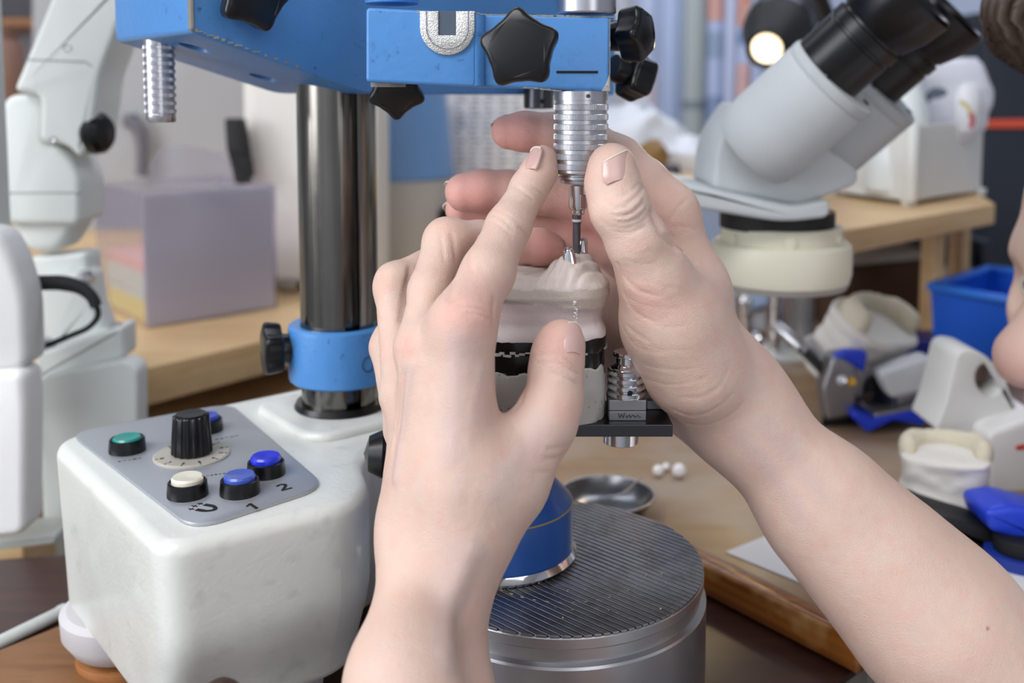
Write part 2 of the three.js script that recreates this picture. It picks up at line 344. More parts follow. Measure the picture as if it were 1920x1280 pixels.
for (const [i, [p, w, h, t]] of WINDOWS.entries()) {
  const place = (g) => g.rotateY(t).translate(p.x, p.y, p.z);
  const win = struct(`window_${i + 1}`, merge([new THREE.BoxGeometry(w + 0.12, 0.06, 0.06).translate(0, h / 2 + 0.03, 0.02), new THREE.BoxGeometry(w + 0.12, 0.06, 0.1).translate(0, -h / 2 - 0.03, 0.04), new THREE.BoxGeometry(0.06, h, 0.06).translate(-w / 2 - 0.03, 0, 0.02), new THREE.BoxGeometry(0.06, h, 0.06).translate(w / 2 + 0.03, 0, 0.02), new THREE.BoxGeometry(0.04, h, 0.05).translate(0, 0, 0.02)].map(place)), mt.white);
  for (const s of [-1, 1]) { const m = new THREE.Mesh(place(new THREE.BoxGeometry(w / 2 - 0.02, h, 0.012).translate(s * (w / 4 + 0.01), 0, 0.02)), M(0xffffff, 0.5, 0, { emissive: 0xf3f7ff, emissiveIntensity: 2.5 })); m.name = 'window_pane'; win.add(m); }
}

// bench with a cut-out, its varnished front rail and the lacquered board the milling machine stands on
const BENCH = 0.757, BOARD = 0.74;
{
  const t = thing('workbench', 'worn wooden laboratory bench under the microscope and plaster models, with a varnished front rail', 'workbench', V(0.25, 0, -0.8));
  part('worktop', boxUV(prism([[0.05, -0.585], [0.165, -0.432, 0.012], [0.30, -0.44], [0.36, -0.56], [0.45, -0.66], [0.95, -0.68], [0.95, -1.3], [0.14, -1.3], [0.14, -1.0], [-0.05, -0.83], [-0.05, -0.7], [0, -0.652]], BENCH - 0.016, BENCH, 0.002, 0.004)), mt.benchtop, t);
  const dir = V(0.6, 0, 0.8), a = V(0.05, 0, -0.585), n = V(-0.8, 0, 0.6);
  const P = (s, o) => { const q = a.clone().addScaledVector(dir, s).addScaledVector(n, o); return [q.x, q.z]; };
  part('front_rail', boxUV(prism([P(-0.005, 0.0005), P(0.186, 0.0005), P(0.188, 0.011), P(-0.005, 0.011)], BOARD + 0.0006, BENCH + 0.0015, 0.003, 0.002)), mt.varnish, t, 'orange varnished rail, worn pale along its edge');
  for (const [x, z] of [[0.19, -0.97], [0.9, -0.74], [0.9, -1.24], [0.19, -1.24]]) part('leg', boxUV(rbox(0.05, BENCH - 0.016, 0.05, 0.004, V(x, (BENCH - 0.016) / 2, z))), mt.beech, t);
}
const e1 = V(-0.74, 0, 0.67).normalize(), e2 = V(-0.6, 0, -0.8), KB = V(0.172, 0, -0.452);
const bd = (a, b) => { const q = KB.clone().addScaledVector(e1, a).addScaledVector(e2, b); return [q.x, q.z]; };
{
  const t = thing('machine_board', 'dark red-brown lacquered board under the milling machine and the grooved steel table', 'board', V(-0.1, 0, -0.4));
  part('top', boxUV(prism([[...bd(0, 0), 0.014], [...bd(0.4, 0), 0.01], [...bd(0.4, 0.43), 0.01], [...bd(0, 0.19), 0.01]], BOARD - 0.004, BOARD, 0.001)), mt.lacquer, t);
  part('edge_band', prism([[...bd(0.001, 0.001), 0.014], [...bd(0.399, 0.001), 0.01], [...bd(0.399, 0.429), 0.01], [...bd(0.001, 0.189), 0.01]], BOARD - 0.024, BOARD - 0.004, 0.001), M(0xa9aaa6, 0.5), t, 'pale grey edge band');
  const q = V(...[bd(0.2, 0.15)[0], 0, bd(0.2, 0.15)[1]]);
  part('pedestal', prism([bd(0.06, 0.03), bd(0.35, 0.03), bd(0.35, 0.28), bd(0.06, 0.17)], 0, BOARD - 0.024, 0.004, 0.01), mt.walnut, t);
}

// ---------------------------------------------------------------- milling machine
const U = V(0.777, 0, -0.629), W = V(0.629, 0, 0.777), COL = V(-0.083, 0.844, -0.48), BT = 0.844;
const uv = (u, v, y = BT) => V(COL.x, y, COL.z).addScaledVector(U, u).addScaledVector(W, v);
const turnUV = Math.atan2(0.629, 0.777);           // turn about y that lays x along U, z along W
const mill = thing('milling_machine', 'white and blue dental milling machine with steel column, control panel and knurled drill handpiece', 'milling machine', V(COL.x, BOARD, COL.z));
const HX = (1089.5 - PX) / F * 0.385, HZ = -0.3855;
// star grip: five rounded lobes
function starKnob(R, thick, a, d, spin = 0, amp = 0.13, skirt = true) {
  const s = new THREE.Shape(), n = 120;
  for (let i = 0; i <= n; i++) { const th = i / n * Math.PI * 2, r = R * (1 - amp + amp * (0.82 * Math.cos(5 * th) + 0.18 * Math.cos(10 * th))); i ? s.lineTo(r * Math.sin(th), r * Math.cos(th)) : s.moveTo(r * Math.sin(th), r * Math.cos(th)); }
  const g = extr(s, thick, thick * 0.2, 6), p = g.attributes.position;
  g.translate(0, 0, 0);
  for (let i = 0; i < p.count; i++) { const z = p.getZ(i), r = Math.hypot(p.getX(i), p.getY(i)); if (z > thick * 0.5) p.setZ(i, z + thick * 0.28 * (1 - (r / R) ** 2)); const k = 1 - 0.1 * (1 - z / thick); p.setX(i, p.getX(i) * k); p.setY(i, p.getY(i) * k); }
  g.computeVertexNormals();
  g.rotateX(-Math.PI / 2);                        // its front looks along y
  const list = [aim(creased(g, 0.7), a, d, spin)];
  if (skirt) list.push(cyl(a.clone().addScaledVector(d, -thick * 0.7), a.clone().addScaledVector(d, 0.001), R * 0.5, R * 0.55));
  return list;
}
{
  // housing: rounded plan, edges rolled over, front drawn in towards the foot
  const plan = [[-0.121, -0.052, 0.02], [-0.121, 0.0905, 0.0125], [-0.04, 0.098, 0.022], [-0.018, 0.045, 0.03], [0.062, 0.045, 0.02], [0.062, -0.052, 0.02]];
  const s = shapeOf(plan.map(([u, v, r]) => [u, -v, r])), y0 = 0.768, hgt = BT - y0;
  const g = extr(s, hgt, 0.0052, 6, 14, 12); g.rotateX(-Math.PI / 2);
  const p = g.attributes.position;
  for (let i = 0; i < p.count; i++) {
    const y = p.getY(i) / hgt; let u = p.getX(i), v = p.getZ(i);
    const low = Math.max(0, 0.55 - y) / 0.55, pull = low * low * (3 - 2 * low);
    if (v > 0.03) v -= pull * 0.012 * Math.min(1, (v - 0.03) / 0.05);
    if (u < -0.03) u += 0.003 * (1 - y) * Math.min(1, (-0.03 - u) / 0.09);
    const c = uv(u, v, y0 + p.getY(i)); p.setXYZ(i, c.x, c.y, c.z);
  }
  g.computeVertexNormals();
  part('housing', boxUV(creased(g, 0.9)), mt.enamel, mill);
  // raised boss and rubber ring round the column foot
  const c = uv(0, 0);
  const boss = extr(shapeOf([[-0.033, -0.033], [0.033, -0.033], [0.033, 0.033], [-0.033, 0.033]], 0.016), 0.006, 0.003, 5); boss.rotateX(-Math.PI / 2).rotateY(turnUV).translate(c.x, BT - 0.002, c.z);
  part('boss', boxUV(creased(boss, 0.8)), mt.enamel, mill);
  part('foot_ring', lathe([[0.0185, 0], [0.0215, 0], [0.0222, 0.0012], [0.0212, 0.0035], [0.0185, 0.0035]], V(c.x, BT + 0.0035, c.z)), mt.black, mill);
  const cs = new THREE.Shape(), R1 = 0.0185, a0 = -1.571 + 0.31, a1 = -1.571 + 0.70;
  cs.absarc(0, 0, R1, a1, a0 + Math.PI * 2, false); cs.absarc(0, 0, R1 - 0.0042, a0 + Math.PI * 2 + 0.02, a1 + Math.PI * 2 - 0.02, false); cs.closePath();
  const cg = extr(cs, 1.02 - BT, 0, 1, 1, 90); cg.rotateX(-Math.PI / 2).translate(c.x, BT, c.z);
  const cu = cg.attributes.uv, cp = cg.attributes.position; for (let i = 0; i < cp.count; i++) cu.setXY(i, Math.atan2(cp.getX(i) - c.x, cp.getZ(i) - c.z) / 6.2832 + 0.5, (cp.getY(i) - BT) * 3);
  part('column', creased(cg, 0.5), mt.column, mill, 'steel column with a milled keyway');
  // clamp collar
  const yc0 = yAt(731, COL.z + 0.02), yc1 = yAt(622, COL.z + 0.02);
  const col = part('collar', boxUV(lathe([[0.0188, yc0], [0.023, yc0], [0.0242, yc0 + 0.001], [0.0245, yc0 + 0.003], [0.0245, yc1 - 0.003], [0.0242, yc1 - 0.001], [0.0228, yc1], [0.0188, yc1 - 0.0005], [0.0188, yc0]], V(c.x, 0, c.z))), mt.blue, mill, 'light blue clamp collar');
  const kd = V(-0.93, 0, 0.35).normalize();
  part('collar_knob', starKnob(0.0135, 0.008, V(c.x, (yc0 + yc1) / 2 + 0.003, c.z).addScaledVector(kd, 0.0275), kd, 0.3, 0.12), mt.black, mill);
  part('collar_mark', new THREE.TorusGeometry(0.0035, 0.00018, 6, 28).applyQuaternion(new THREE.Quaternion().setFromUnitVectors(V(0, 0, 1), V(0.67, 0, 0.742))).translate(c.x + 0.67 * 0.0246, (yc0 + yc1) / 2 - 0.002, c.z + 0.742 * 0.0246), mt.ink, mill);
  part('side_knob', [lathe([[0, 0], [0.004, 0], [0.0085, 0.004], [0.0095, 0.009], [0.007, 0.0145], [0, 0.0165]], atZ(722, 851, -0.398).add(V(0.008, 0, 0)), V(-1, 0.05, 0.1))], mt.black, mill);

  // the foot under the back corner
  for (const [u, v] of [[-0.096, -0.028], [0.04, -0.03], [0.03, 0.02]]) {
    const q = uv(u, v);
    part('foot', lathe([[0, 0], [0.014, 0], [0.023, 0.005], [0.0275, 0.012], [0.028, 0.021], [0.025, 0.023], [0, 0.023]], V(q.x, 0.7465, q.z)), M(0xc8c6c8, 0.55), mill);
    part('foot_block', cyl(V(q.x, BOARD, q.z), V(q.x, 0.7475, q.z), 0.022, 0.022), mt.oak, mill);
  }
  const q = uv(-0.06, 0.055);
  part('foot', lathe([[0, 0], [0.012, 0], [0.016, 0.006], [0.018, 0.026], [0, 0.026]], V(q.x, 0.743, q.z)), M(0xc8c6c8, 0.55), mill);
}
// control panel
{
  const cor = [on(130, 812, BT + 0.001), on(432, 757, BT + 0.001), on(612, 912, BT + 0.001), on(362, 993, BT + 0.001)];
  const sh = shapeOf(cor.map((p) => [p.x, -p.z]), 0.0125), g = extr(sh, 0.0016, 0.0005, 2, 1, 14); g.rotateX(-Math.PI / 2).translate(0, BT, 0);
  const plate = part('control_panel', boxUV(creased(g, 0.5)), mt.panel, mill, 'brushed grey control panel');
  const y = BT + 0.0016;
  const button = (px, py, colr, lift = 0, label) => {
    const c = on(px, py, y);
    const ring = part('push_button', lathe([[0, 0], [0.0077, 0], [0.0077, 0.0012], [0.0073, 0.0052], [0.0068, 0.0056], [0.0062, 0.0052], [0.0062, 0.004], [0, 0.004]], c), mt.black, mill, label);
    const lens = part('button_lens', lathe([[0, 0], [0.006, 0], [0.006, 0.0016 + lift], [0.0054, 0.0024 + lift], [0.003, 0.0022 + lift], [0, 0.002 + lift]], c.clone().add(V(0, 0.0038, 0))), M(colr, 0.35, 0, { clearcoat: 0.4 }), ring);
    return ring;
  };
  button(239, 844, 0x0d8f84, 0, 'push button with green lens');
  button(352, 927, 0xe2dfcc, 0.0012, 'push button with cream white lens');
  button(450, 923, 0x3a55b4, 0.0012, 'push button with faded blue lens');
  button(499, 888, 0x1c2fd0, 0.0016, 'push button with bright blue lens');
  button(386, 806, 0x2c3fae, 0.001, 'push button with blue lens behind the dial knob');
  // dial
  const c = on(360, 853, y);
  const dial = part('dial_plate', lathe([[0, 0], [0.0158, 0], [0.0158, 0.0006], [0.0152, 0.001], [0, 0.001]], c), mt.dial, mill);
  const ticks = [], digits = [];
  const { FontLoader } = await import('three/addons/loaders/FontLoader.js'), { TextGeometry } = await import('three/addons/geometries/TextGeometry.js');
  const font = await new FontLoader().loadAsync('fonts/droid/droid_sans_bold.typeface.json');
  globalThis.__font = font;
  const text = (s, size, depth = 0.00012) => { const t = new TextGeometry(s, { font, size, depth, curveSegments: 4, bevelEnabled: false }); t.computeBoundingBox(); t.translate(-t.boundingBox.max.x / 2, -size / 2, 0); return t; };
  for (let i = 0; i <= 10; i++) {
    const a = Math.PI * (0.82 - i * 0.164) * 1.0 + 0.0, dx = Math.cos(a), dz = Math.sin(a);
    ticks.push(new THREE.BoxGeometry(0.0014, 0.00012, 0.0004).rotateY(-a).translate(c.x + dx * 0.0146, c.y + 0.00105, c.z + dz * 0.0146));
    const t = text(String(i), 0.0018); t.rotateX(-Math.PI / 2).rotateY(-a + Math.PI / 2).translate(c.x + dx * 0.0124, c.y + 0.001, c.z + dz * 0.0124); digits.push(t);
  }
  part('dial_scale', merge([...ticks, ...digits]), mt.ink, dial);
  const kn = new THREE.Shape(); for (let i = 0; i <= 160; i++) { const a = i / 160 * Math.PI * 2, r = 0.0084 * (1 + 0.035 * Math.sign(Math.sin(a * 16)) * Math.min(1, Math.abs(Math.sin(a * 16)) * 2)); i ? kn.lineTo(r * Math.cos(a), r * Math.sin(a)) : kn.moveTo(r, 0); }
  const kg = extr(kn, 0.0165, 0.0009, 3); { const p = kg.attributes.position; for (let i = 0; i < p.count; i++) { const k = 1 - 0.13 * p.getZ(i) / 0.0165; p.setX(i, p.getX(i) * k); p.setY(i, p.getY(i) * k); } kg.computeVertexNormals(); }
  kg.rotateX(-Math.PI / 2).translate(c.x, c.y + 0.0012, c.z);
  const knob = part('dial_knob', creased(kg, 0.5), mt.black, mill);
  part('knob_cap', lathe([[0, 0], [0.0066, 0], [0.0066, 0.0004], [0.006, 0.0008], [0, 0.0006]], c.clone().add(V(0, 0.0175, 0))), mt.black, knob);
  // printing: magnet symbol, 1, 2, and the small lines by the dial
  const flat = (g, px, py, turn) => { const q = on(px, py, y); return g.rotateX(-Math.PI / 2).rotateY(turn).translate(q.x, y - 0.00002, q.z); };
  const pr = [];
  pr.push(flat(text('1', 0.0062), 470, 950, 0.72), flat(text('2', 0.0068), 531, 913, 0.66));
  const mag = extr(shapeOf([[-0.0034, 0.0036], [-0.0034, -0.001, 0.004], [0, -0.0044, 0.004], [0.0034, -0.001, 0.004], [0.0034, 0.0036], [0.0014, 0.0036], [0.0014, -0.0008, 0.001], [0, -0.0022, 0.001], [-0.0014, -0.0008, 0.001], [-0.0014, 0.0036]]), 0.00012);
  pr.push(flat(mag, 391, 953, 0.72 + 0.5));
  for (const s of [-1, 0, 1]) { const gg = merge([new THREE.BoxGeometry(0.0006, 0.0028, 0.00012), new THREE.BoxGeometry(0.002, 0.0005, 0.00012)]).translate(s * 0.0026, 0.0062 - Math.abs(s) * 0.0006, 0); pr.push(flat(gg, 391, 953, 0.72 + 0.5)); }
  for (const [px, py, w, t] of [[243, 862, 0.010, 0.5], [425, 820, 0.011, 0.55], [405, 889, 0.008, 0.35]]) for (let k = 0; k < 5; k++) pr.push(flat(new THREE.BoxGeometry(w / 7 * (0.6 + 0.5 * rnd()), 0.0005 + 0.0006 * rnd(), 0.0001).translate((k - 2) * w / 5, (rnd() - 0.5) * 0.0007, 0), px, py, t));
  part('panel_print', merge(pr), mt.ink, plate, 'black printed symbols: magnet, 1, 2');
}
// casting arm on the column
{
  const v0 = -0.055, v1 = 0.035, top = 1.085, u0 = -0.0835;
  const prof = [[u0, 1.0226], [-0.004, 0.9985, 0.006], [0.15, 0.9975], [0.15, top], [u0, top]];
  const g = extr(shapeOf(prof, 0.002), v1 - v0, 0.0012, 3); 
  const p = g.attributes.position;
  for (let i = 0; i < p.count; i++) { const c = uv(p.getX(i), v0 + p.getZ(i), p.getY(i)); p.setXYZ(i, c.x, c.y, c.z); }
  { const ix = new Uint32Array(p.count); for (let i = 0; i < p.count; i += 3) { ix[i] = i; ix[i + 1] = i + 1; ix[i + 2] = i + 2; } }
  g.computeVertexNormals();
  const under = (px, py) => { const r0 = ray(px, py); let q = atZ(px, py, -0.43); for (let i = 0; i < 40; i++) { const u = q.clone().sub(V(COL.x, 0, COL.z)).dot(U), err = q.y - (1.0226 - (u - u0) * 0.303); q.addScaledVector(r0, -err / (r0.y + 0.303 * r0.dot(U))); } return q; };
  const { Brush, Evaluator, SUBTRACTION } = await import('three-bvh-csg'), ev = new Evaluator(); ev.useGroups = false;
  let solid = new Brush(creased(g, 0.4)); solid.updateMatrixWorld();
  for (const [hx, hy, r] of [[365, 90, 0.0066], [494, 146, 0.0066], [409, 137, 0.0014]]) { const b = new Brush(new THREE.CylinderGeometry(r, r, 0.02, 40).toNonIndexed().translate(...under(hx, hy).toArray())); b.updateMatrixWorld(); solid = ev.evaluate(solid, b, SUBTRACTION); solid.updateMatrixWorld(); }
  const arm = part('arm', boxUV(solid.geometry), mt.blue, mill, 'thick blue casting arm');
  // worn bare corner and chips
  const wear = [];
  wear.push(rbox(0.0022, 0.02, 0.0022, 0.0008, uv(u0 + 0.0006, v1 - 0.0006, 1.0335), turnUV));
  for (let i = 0; i < 16; i++) { const t = (i / 16) ** 1.7, u = u0 + 0.001 + t * 0.05; wear.push(rbox(0.0012 + 0.0032 * rnd() * rnd(), 0.0005 + rnd() * 0.0009, 0.0012, 0.0002, uv(u, v1 - 0.0003, 1.0236 - (u - u0) * 0.305 + 0.0006), turnUV, 1)); }
  part('worn_edge', merge(wear), mt.bare, arm, 'bare metal where the paint is chipped');
  // second knurled holder hanging from the arm
  const hc0 = under(301, 84), hz = hc0.z, c = hc0, yb = yAt(229, hz), yt = c.y + 0.006, R = 28.5 * -hz / F;
  const core = [[0, yb], [R * 0.9, yb], [R * 0.96, yb + 0.0007], [R * 0.96, yb + 0.0034], [R * 0.94, yb + 0.0036], [R * 0.94, yt], [0, yt]];
  const hold = part('knurled_holder', lathe(core, V(c.x - 0.0008, 0, c.z)), mt.steel, mill, 'knurled aluminium tool holder');
  const pitch = (c.y + 0.001 - yb - 0.0036) / 9;
  for (let k = 0; k < 9; k++) part('knurled_ring', knurl(R, R * 0.92, pitch * 0.5, 60, V(c.x - 0.0008, yb + 0.004 + k * pitch, c.z)), mt.alu, hold);
  // star knob on the arm's long face
  const kp = uv(-0.045, v1 + 0.012, yAt(-6, -0.42)); 
  const kq = atZ(462, -10, -0.405);
  part('arm_knob', starKnob(0.0155, 0.009, kq, W, 0.4), mt.black, mill);
  part('knob_washer', cyl(kq.clone().addScaledVector(W, -0.012), kq.clone().addScaledVector(W, -0.006), 0.007, 0.007), mt.bare, mill);
  // rear chuck under the far end
  const rc = atZ(1010, 175, -0.5);
  part('rear_chuck', lathe([[0, 0], [0.0068, 0], [0.0074, 0.0006], [0.0074, 0.016], [0, 0.016]], V(rc.x, yAt(204, -0.4926), -0.5)), mt.gun, mill);
  part('chuck_screw', lathe([[0, 0], [0.0012, 0], [0.0012, 0.0004], [0, 0.0004]], atZ(1017, 190, -0.4924), V(0, 0, 1)), mt.blackgloss, mill);
}
function knurl(R, Ri, h, n, base) {
  const s = [], pos = [], k = n * 4, e = h * 0.1;
  const rows = [[Ri, 0], [R - e, 0], [R, e], [R, h - e], [R - e, h], [Ri, h]];
  for (const [r, y] of rows) for (let i = 0; i < k; i++) { const a = (i + 0.5) / k * Math.PI * 2, rr = r > Ri ? r - (i % 4 < 2 ? 0 : R * 0.022) : r; pos.push(rr * Math.sin(a), y, rr * Math.cos(a)); }
  for (let j = 0; j < rows.length - 1; j++) for (let i = 0; i < k; i++) { const a = j * k + i, b = j * k + (i + 1) % k, c = a + k, d = b + k; s.push(a, b, d, a, d, c); }
  const g = new THREE.BufferGeometry(); g.setAttribute('position', new THREE.Float32BufferAttribute(pos, 3)); g.setAttribute('uv', new THREE.Float32BufferAttribute(new Float32Array(pos.length / 3 * 2), 2)); g.setIndex(s); g.computeVertexNormals();
  return creased(g.toNonIndexed(), 0.3).translate(base.x, base.y, base.z);
}
// light blue swivel bracket with the drilling spindle
{
  const zf = -0.373, px = (x, y, z = zf) => atZ(x, y, z);
  // left block with the slotted clamp seat
  const Lb = shapeOf([[686, 14], [893, 24], [893, 163, 4], [686, 154, 8]].map(([x, y, r = 3]) => { const p = px(x, y); return [p.x, p.y, Math.max(0.0018, r * 0.0002)]; }));
  const g1 = extr(Lb, 0.036, 0.0012, 4).translate(0, 0, zf - 0.036);
  const brk = part('bracket', boxUV(creased(g1, 0.5)), mt.blue, mill, 'light blue swivel bracket');
  const Rb = shapeOf([[885, 25], [1146, 31], [1143, 172], [885, 163]].map(([x, y]) => { const p = px(x, y, zf - 0.003); return [p.x, p.y, 0.002]; }));
  const zr = zf - 0.0035, g2 = extr(Rb, 0.03, 0.0014, 4).translate(0, 0, zr - 0.03);
  part('bracket_jaw', boxUV(creased(g2, 0.5)), mt.blue, brk);
  // sloping shoulder between the two
  const a = px(889, 24), b = px(889, 163), c2 = px(905, 24, zr);
  part('bracket_shoulder', (() => { const g = new THREE.CylinderGeometry(0.0034, 0.0034, a.y - b.y - 0.001, 20, 1).translate(a.x + 0.0005, (a.y + b.y) / 2, zf - 0.0036); return boxUV(g); })(), mt.blue, brk);
  // bare slotted seat: a half round insert with an open slot
  const cx = px(839, 62).x, R = 51 * 0.373 / F, topY = px(839, 21).y, cy = px(839, 52).y, sw = 0.0031;
  const sl = px(839, 66).y;
  const ins = new THREE.Shape(); ins.moveTo(cx - R, topY); ins.lineTo(cx - R, cy); ins.absarc(cx, cy, R, Math.PI, Math.PI * 2, false); ins.lineTo(cx + R, topY); ins.lineTo(cx + sw, topY); ins.lineTo(cx + sw, sl); ins.lineTo(cx - sw, sl); ins.lineTo(cx - sw, topY); ins.closePath();
  const seat = part('slotted_seat', boxUV(creased(extr(ins, 0.003, 0.0005, 2, 1, 30).translate(0, 0, zf - 0.0018), 0.5)), mt.castbare, brk, 'bare metal slotted clamp seat');
  const rm = new THREE.Shape(); rm.moveTo(cx - R * 0.78, topY); rm.lineTo(cx - R * 0.78, cy); rm.absarc(cx, cy, R * 0.78, Math.PI, Math.PI * 2, false); rm.lineTo(cx + R * 0.78, topY); rm.lineTo(cx + R * 0.74, topY); rm.lineTo(cx + R * 0.74, cy); rm.absarc(cx, cy, R * 0.74, Math.PI * 2, Math.PI, true); rm.lineTo(cx - R * 0.74, topY); rm.closePath();
  part('seat_rim', boxUV(creased(extr(rm, 0.0006, 0.0002, 2, 1, 30).translate(0, 0, zf + 0.001), 0.5)), mt.satin, brk);
  part('slot', rbox(sw * 2 * 0.98, topY - sl, 0.0006, 0.0001, V(cx, (topY + sl) / 2, zf + 0.0002), 0, 1), M(0x5d6876, 0.5, 0.6), brk);
  // chipped edges
  const ch = [];
  for (let i = 0; i < 26; i++) { const t = i / 25, p = px(900 + t * 243, 26.5 + t * 4.5, zr); ch.push(rbox(0.001 + rnd() * 0.0028, 0.0003 + rnd() * 0.0006, 0.0008, 0.0002, V(p.x, p.y - 0.0002, zr - 0.0006), 0, 1)); }
  for (let i = 0; i < 16; i++) { const t = i / 15, p = px(1144.5, 40 + t * 128, zr); ch.push(rbox(0.0003 + rnd() * 0.0005, 0.001 + rnd() * 0.002, 0.0008, 0.0002, V(p.x - 0.0002, p.y, zr - 0.0006), 0, 1)); }
  for (let i = 0; i < 7; i++) { const t = i / 6, p = px(985 + t * 60, 164 + t * 7, zr); ch.push(rbox(0.0012 + rnd() * 0.002, 0.0004 + rnd() * 0.0005, 0.0008, 0.0002, V(p.x, p.y + 0.0002, zr - 0.0006), 0, 1)); }
  for (let i = 0; i < 8; i++) { const t = i / 7, p = px(785 + t * 108, 21.5 + t * 3, zf); ch.push(rbox(0.001 + rnd() * 0.002, 0.0003 + rnd() * 0.0005, 0.0008, 0.0002, V(p.x, p.y - 0.0001, zf - 0.0004), 0, 1)); }
  part('chipped_paint', merge(ch), mt.bare, brk, 'bare metal chips along the edges');
  const cs = new THREE.Shape(); { const q = [[1143, 138], [1144, 171], [1128, 171], [1136, 158]].map(([x, y]) => px(x, y, zr + 0.0001)); q.forEach((p, i) => i ? cs.lineTo(p.x, p.y) : cs.moveTo(p.x, p.y)); }
  part('bare_corner', creased(extr(cs, 0.0012, 0.0002).translate(0, 0, zr - 0.001), 0.5), mt.bare, brk);
  // saw slot
  const s0 = px(1043, 135, zr), s1 = px(1121, 138, zr);
  part('saw_slot', rbox(s1.x - s0.x, 0.0009, 0.0006, 0.0002, V((s0.x + s1.x) / 2, s0.y, zr + 0.0001), 0, 1), M(0x0a0d12, 0.8), brk);
  // hinge boss above, washer and star knob below
  const hb = px(735, 8, zf - 0.0185), rB = 50 * 0.39 / F;
  part('hinge_boss', boxUV(cyl(V(hb.x, hb.y, hb.z), V(hb.x, hb.y + 0.035, hb.z), rB, rB, 48)), mt.blue, brk);
  const kb = V(px(742, 170, zf - 0.02).x, yAt(168, zf - 0.008), zf - 0.021);
part('under_knob', starKnob(0.0122, 0.0095, atZ(745, 163, -0.418), V(0.05, -0.22, 1).normalize(), Math.PI + 0.05, 0.14), mt.black, mill, 'black star knob below the bracket');
  part('knob_washer', cyl(kb.clone().add(V(-0.002, 0.001, 0.008)), kb.clone().add(V(-0.002, 0.0032, 0.008)), 0.0066), mt.bare, mill);
  // big star knob in front
  const kc = px(982, 95, -0.357), kn = V(-0.2, 0.05, 1).normalize();
  part('star_knob', starKnob(0.0146, 0.009, kc, kn, -0.12, 0.125), mt.black, mill, 'large black star knob facing the front');
  // knobs at the right behind the jaw
  const k2 = atZ(1168, 66, -0.4);
  part('rear_knob', starKnob(0.0115, 0.009, k2, V(0.8, 0.05, 0.45).normalize(), 0.2, 0.12), mt.black, mill, 'black star knob behind the jaw');
  const k3 = atZ(1172, 135, -0.455);
  part('rear_knob', starKnob(0.012, 0.01, k3, V(0.8, -0.3, -0.4).normalize(), 0.5, 0.12), mt.black, mill, 'lower black star knob behind the jaw');
  // spindle: sleeve above, knurled handpiece below
  part('spindle_sleeve', lathe([[0, yAt(27, HZ)], [0.0106, yAt(27, HZ)], [0.0112, yAt(24, HZ)], [0.0112, yAt(24, HZ) + 0.05], [0, yAt(24, HZ) + 0.05]], V((1098 - PX) / F * 0.385, 0, HZ)), mt.alu, mill);
  const Y = (y) => yAt(y, HZ + 0.0103), R0 = 0.01035;
  const hp = part('handpiece', lathe([[0, Y(348)], [0.0074, Y(348)], [0.0078, Y(346)], [0.0079, Y(341)], [0.0074, Y(340)], [0.0074, Y(339)], [0.0083, Y(338)], [0.0083, Y(334)], [0.0078, Y(333)], [0.0078, Y(331)], [R0 * 0.93, Y(329)], [R0 * 0.955, Y(326)], [R0 * 0.955, Y(190)], [R0 * 0.955, Y(188.5)], [R0 * 0.99, Y(188)], [R0 * 0.99, Y(171)], [R0 * 0.9, Y(168)], [0, Y(168)]], V(HX, 0, HZ), V(0, 1, 0), 96, 0.3), mt.alu, mill, 'knurled aluminium handpiece');
  part('grub_hole', lathe([[0, 0], [0.00075, 0], [0.00075, 0.0003], [0, 0.0003]], V(HX + 0.0019, Y(180), HZ + 0.0101), V(0.18, 0, 0.98)), mt.blackgloss, hp);
  for (let k = 0; k < 7; k++) { const y0 = 207.5 + k * 18.9; part('knurled_ring', knurl(R0, R0 * 0.93, Y(y0 - 12) - Y(y0), 100, V(HX, Y(y0), HZ)), mt.alu, hp); }
  const cxp = (x) => (x - PX) / F * 0.385, z2 = HZ, Yc = (y) => yAt(y, z2 + 0.003);
  const chk = part('chuck', lathe([[0, Yc(404)], [0.0022, Yc(404)], [0.0026, Yc(401)], [0.0027, Yc(395)], [0.0033, Yc(393)], [0.0036, Yc(388)], [0.0036, Yc(349)], [0, Yc(347)]], V(cxp(1084.5), 0, z2), V(0, 1, 0), 40, 0.3), mt.chrome, mill, 'polished collet chuck');
  part('chuck_key', rbox(0.0026, Yc(365) - Yc(392), 0.002, 0.0004, V(cxp(1092), (Yc(365) + Yc(392)) / 2, z2 + 0.0028), 0.2), mt.chrome, chk);
  const bur = part('drill_bit', lathe([[0, Yc(486)], [0.0009, Yc(485)], [0.0013, Yc(482)], [0.00155, Yc(440)], [0.0015, Yc(421)], [0.00175, Yc(419)], [0.00175, Yc(403)], [0, Yc(403)]], V(cxp(1082.5), 0, z2), V(0, 1, 0), 32, 0.4), mt.carbide, mill, 'thin dark grey carbide drill bit');
  part('marker_ring', lathe([[0.0016, Yc(417)], [0.0019, Yc(417)], [0.0019, Yc(412.5)], [0.0016, Yc(412.5)]], V(cxp(1082.5), 0, z2), V(0, 1, 0), 32), mt.white, bur, 'white marker ring');
}

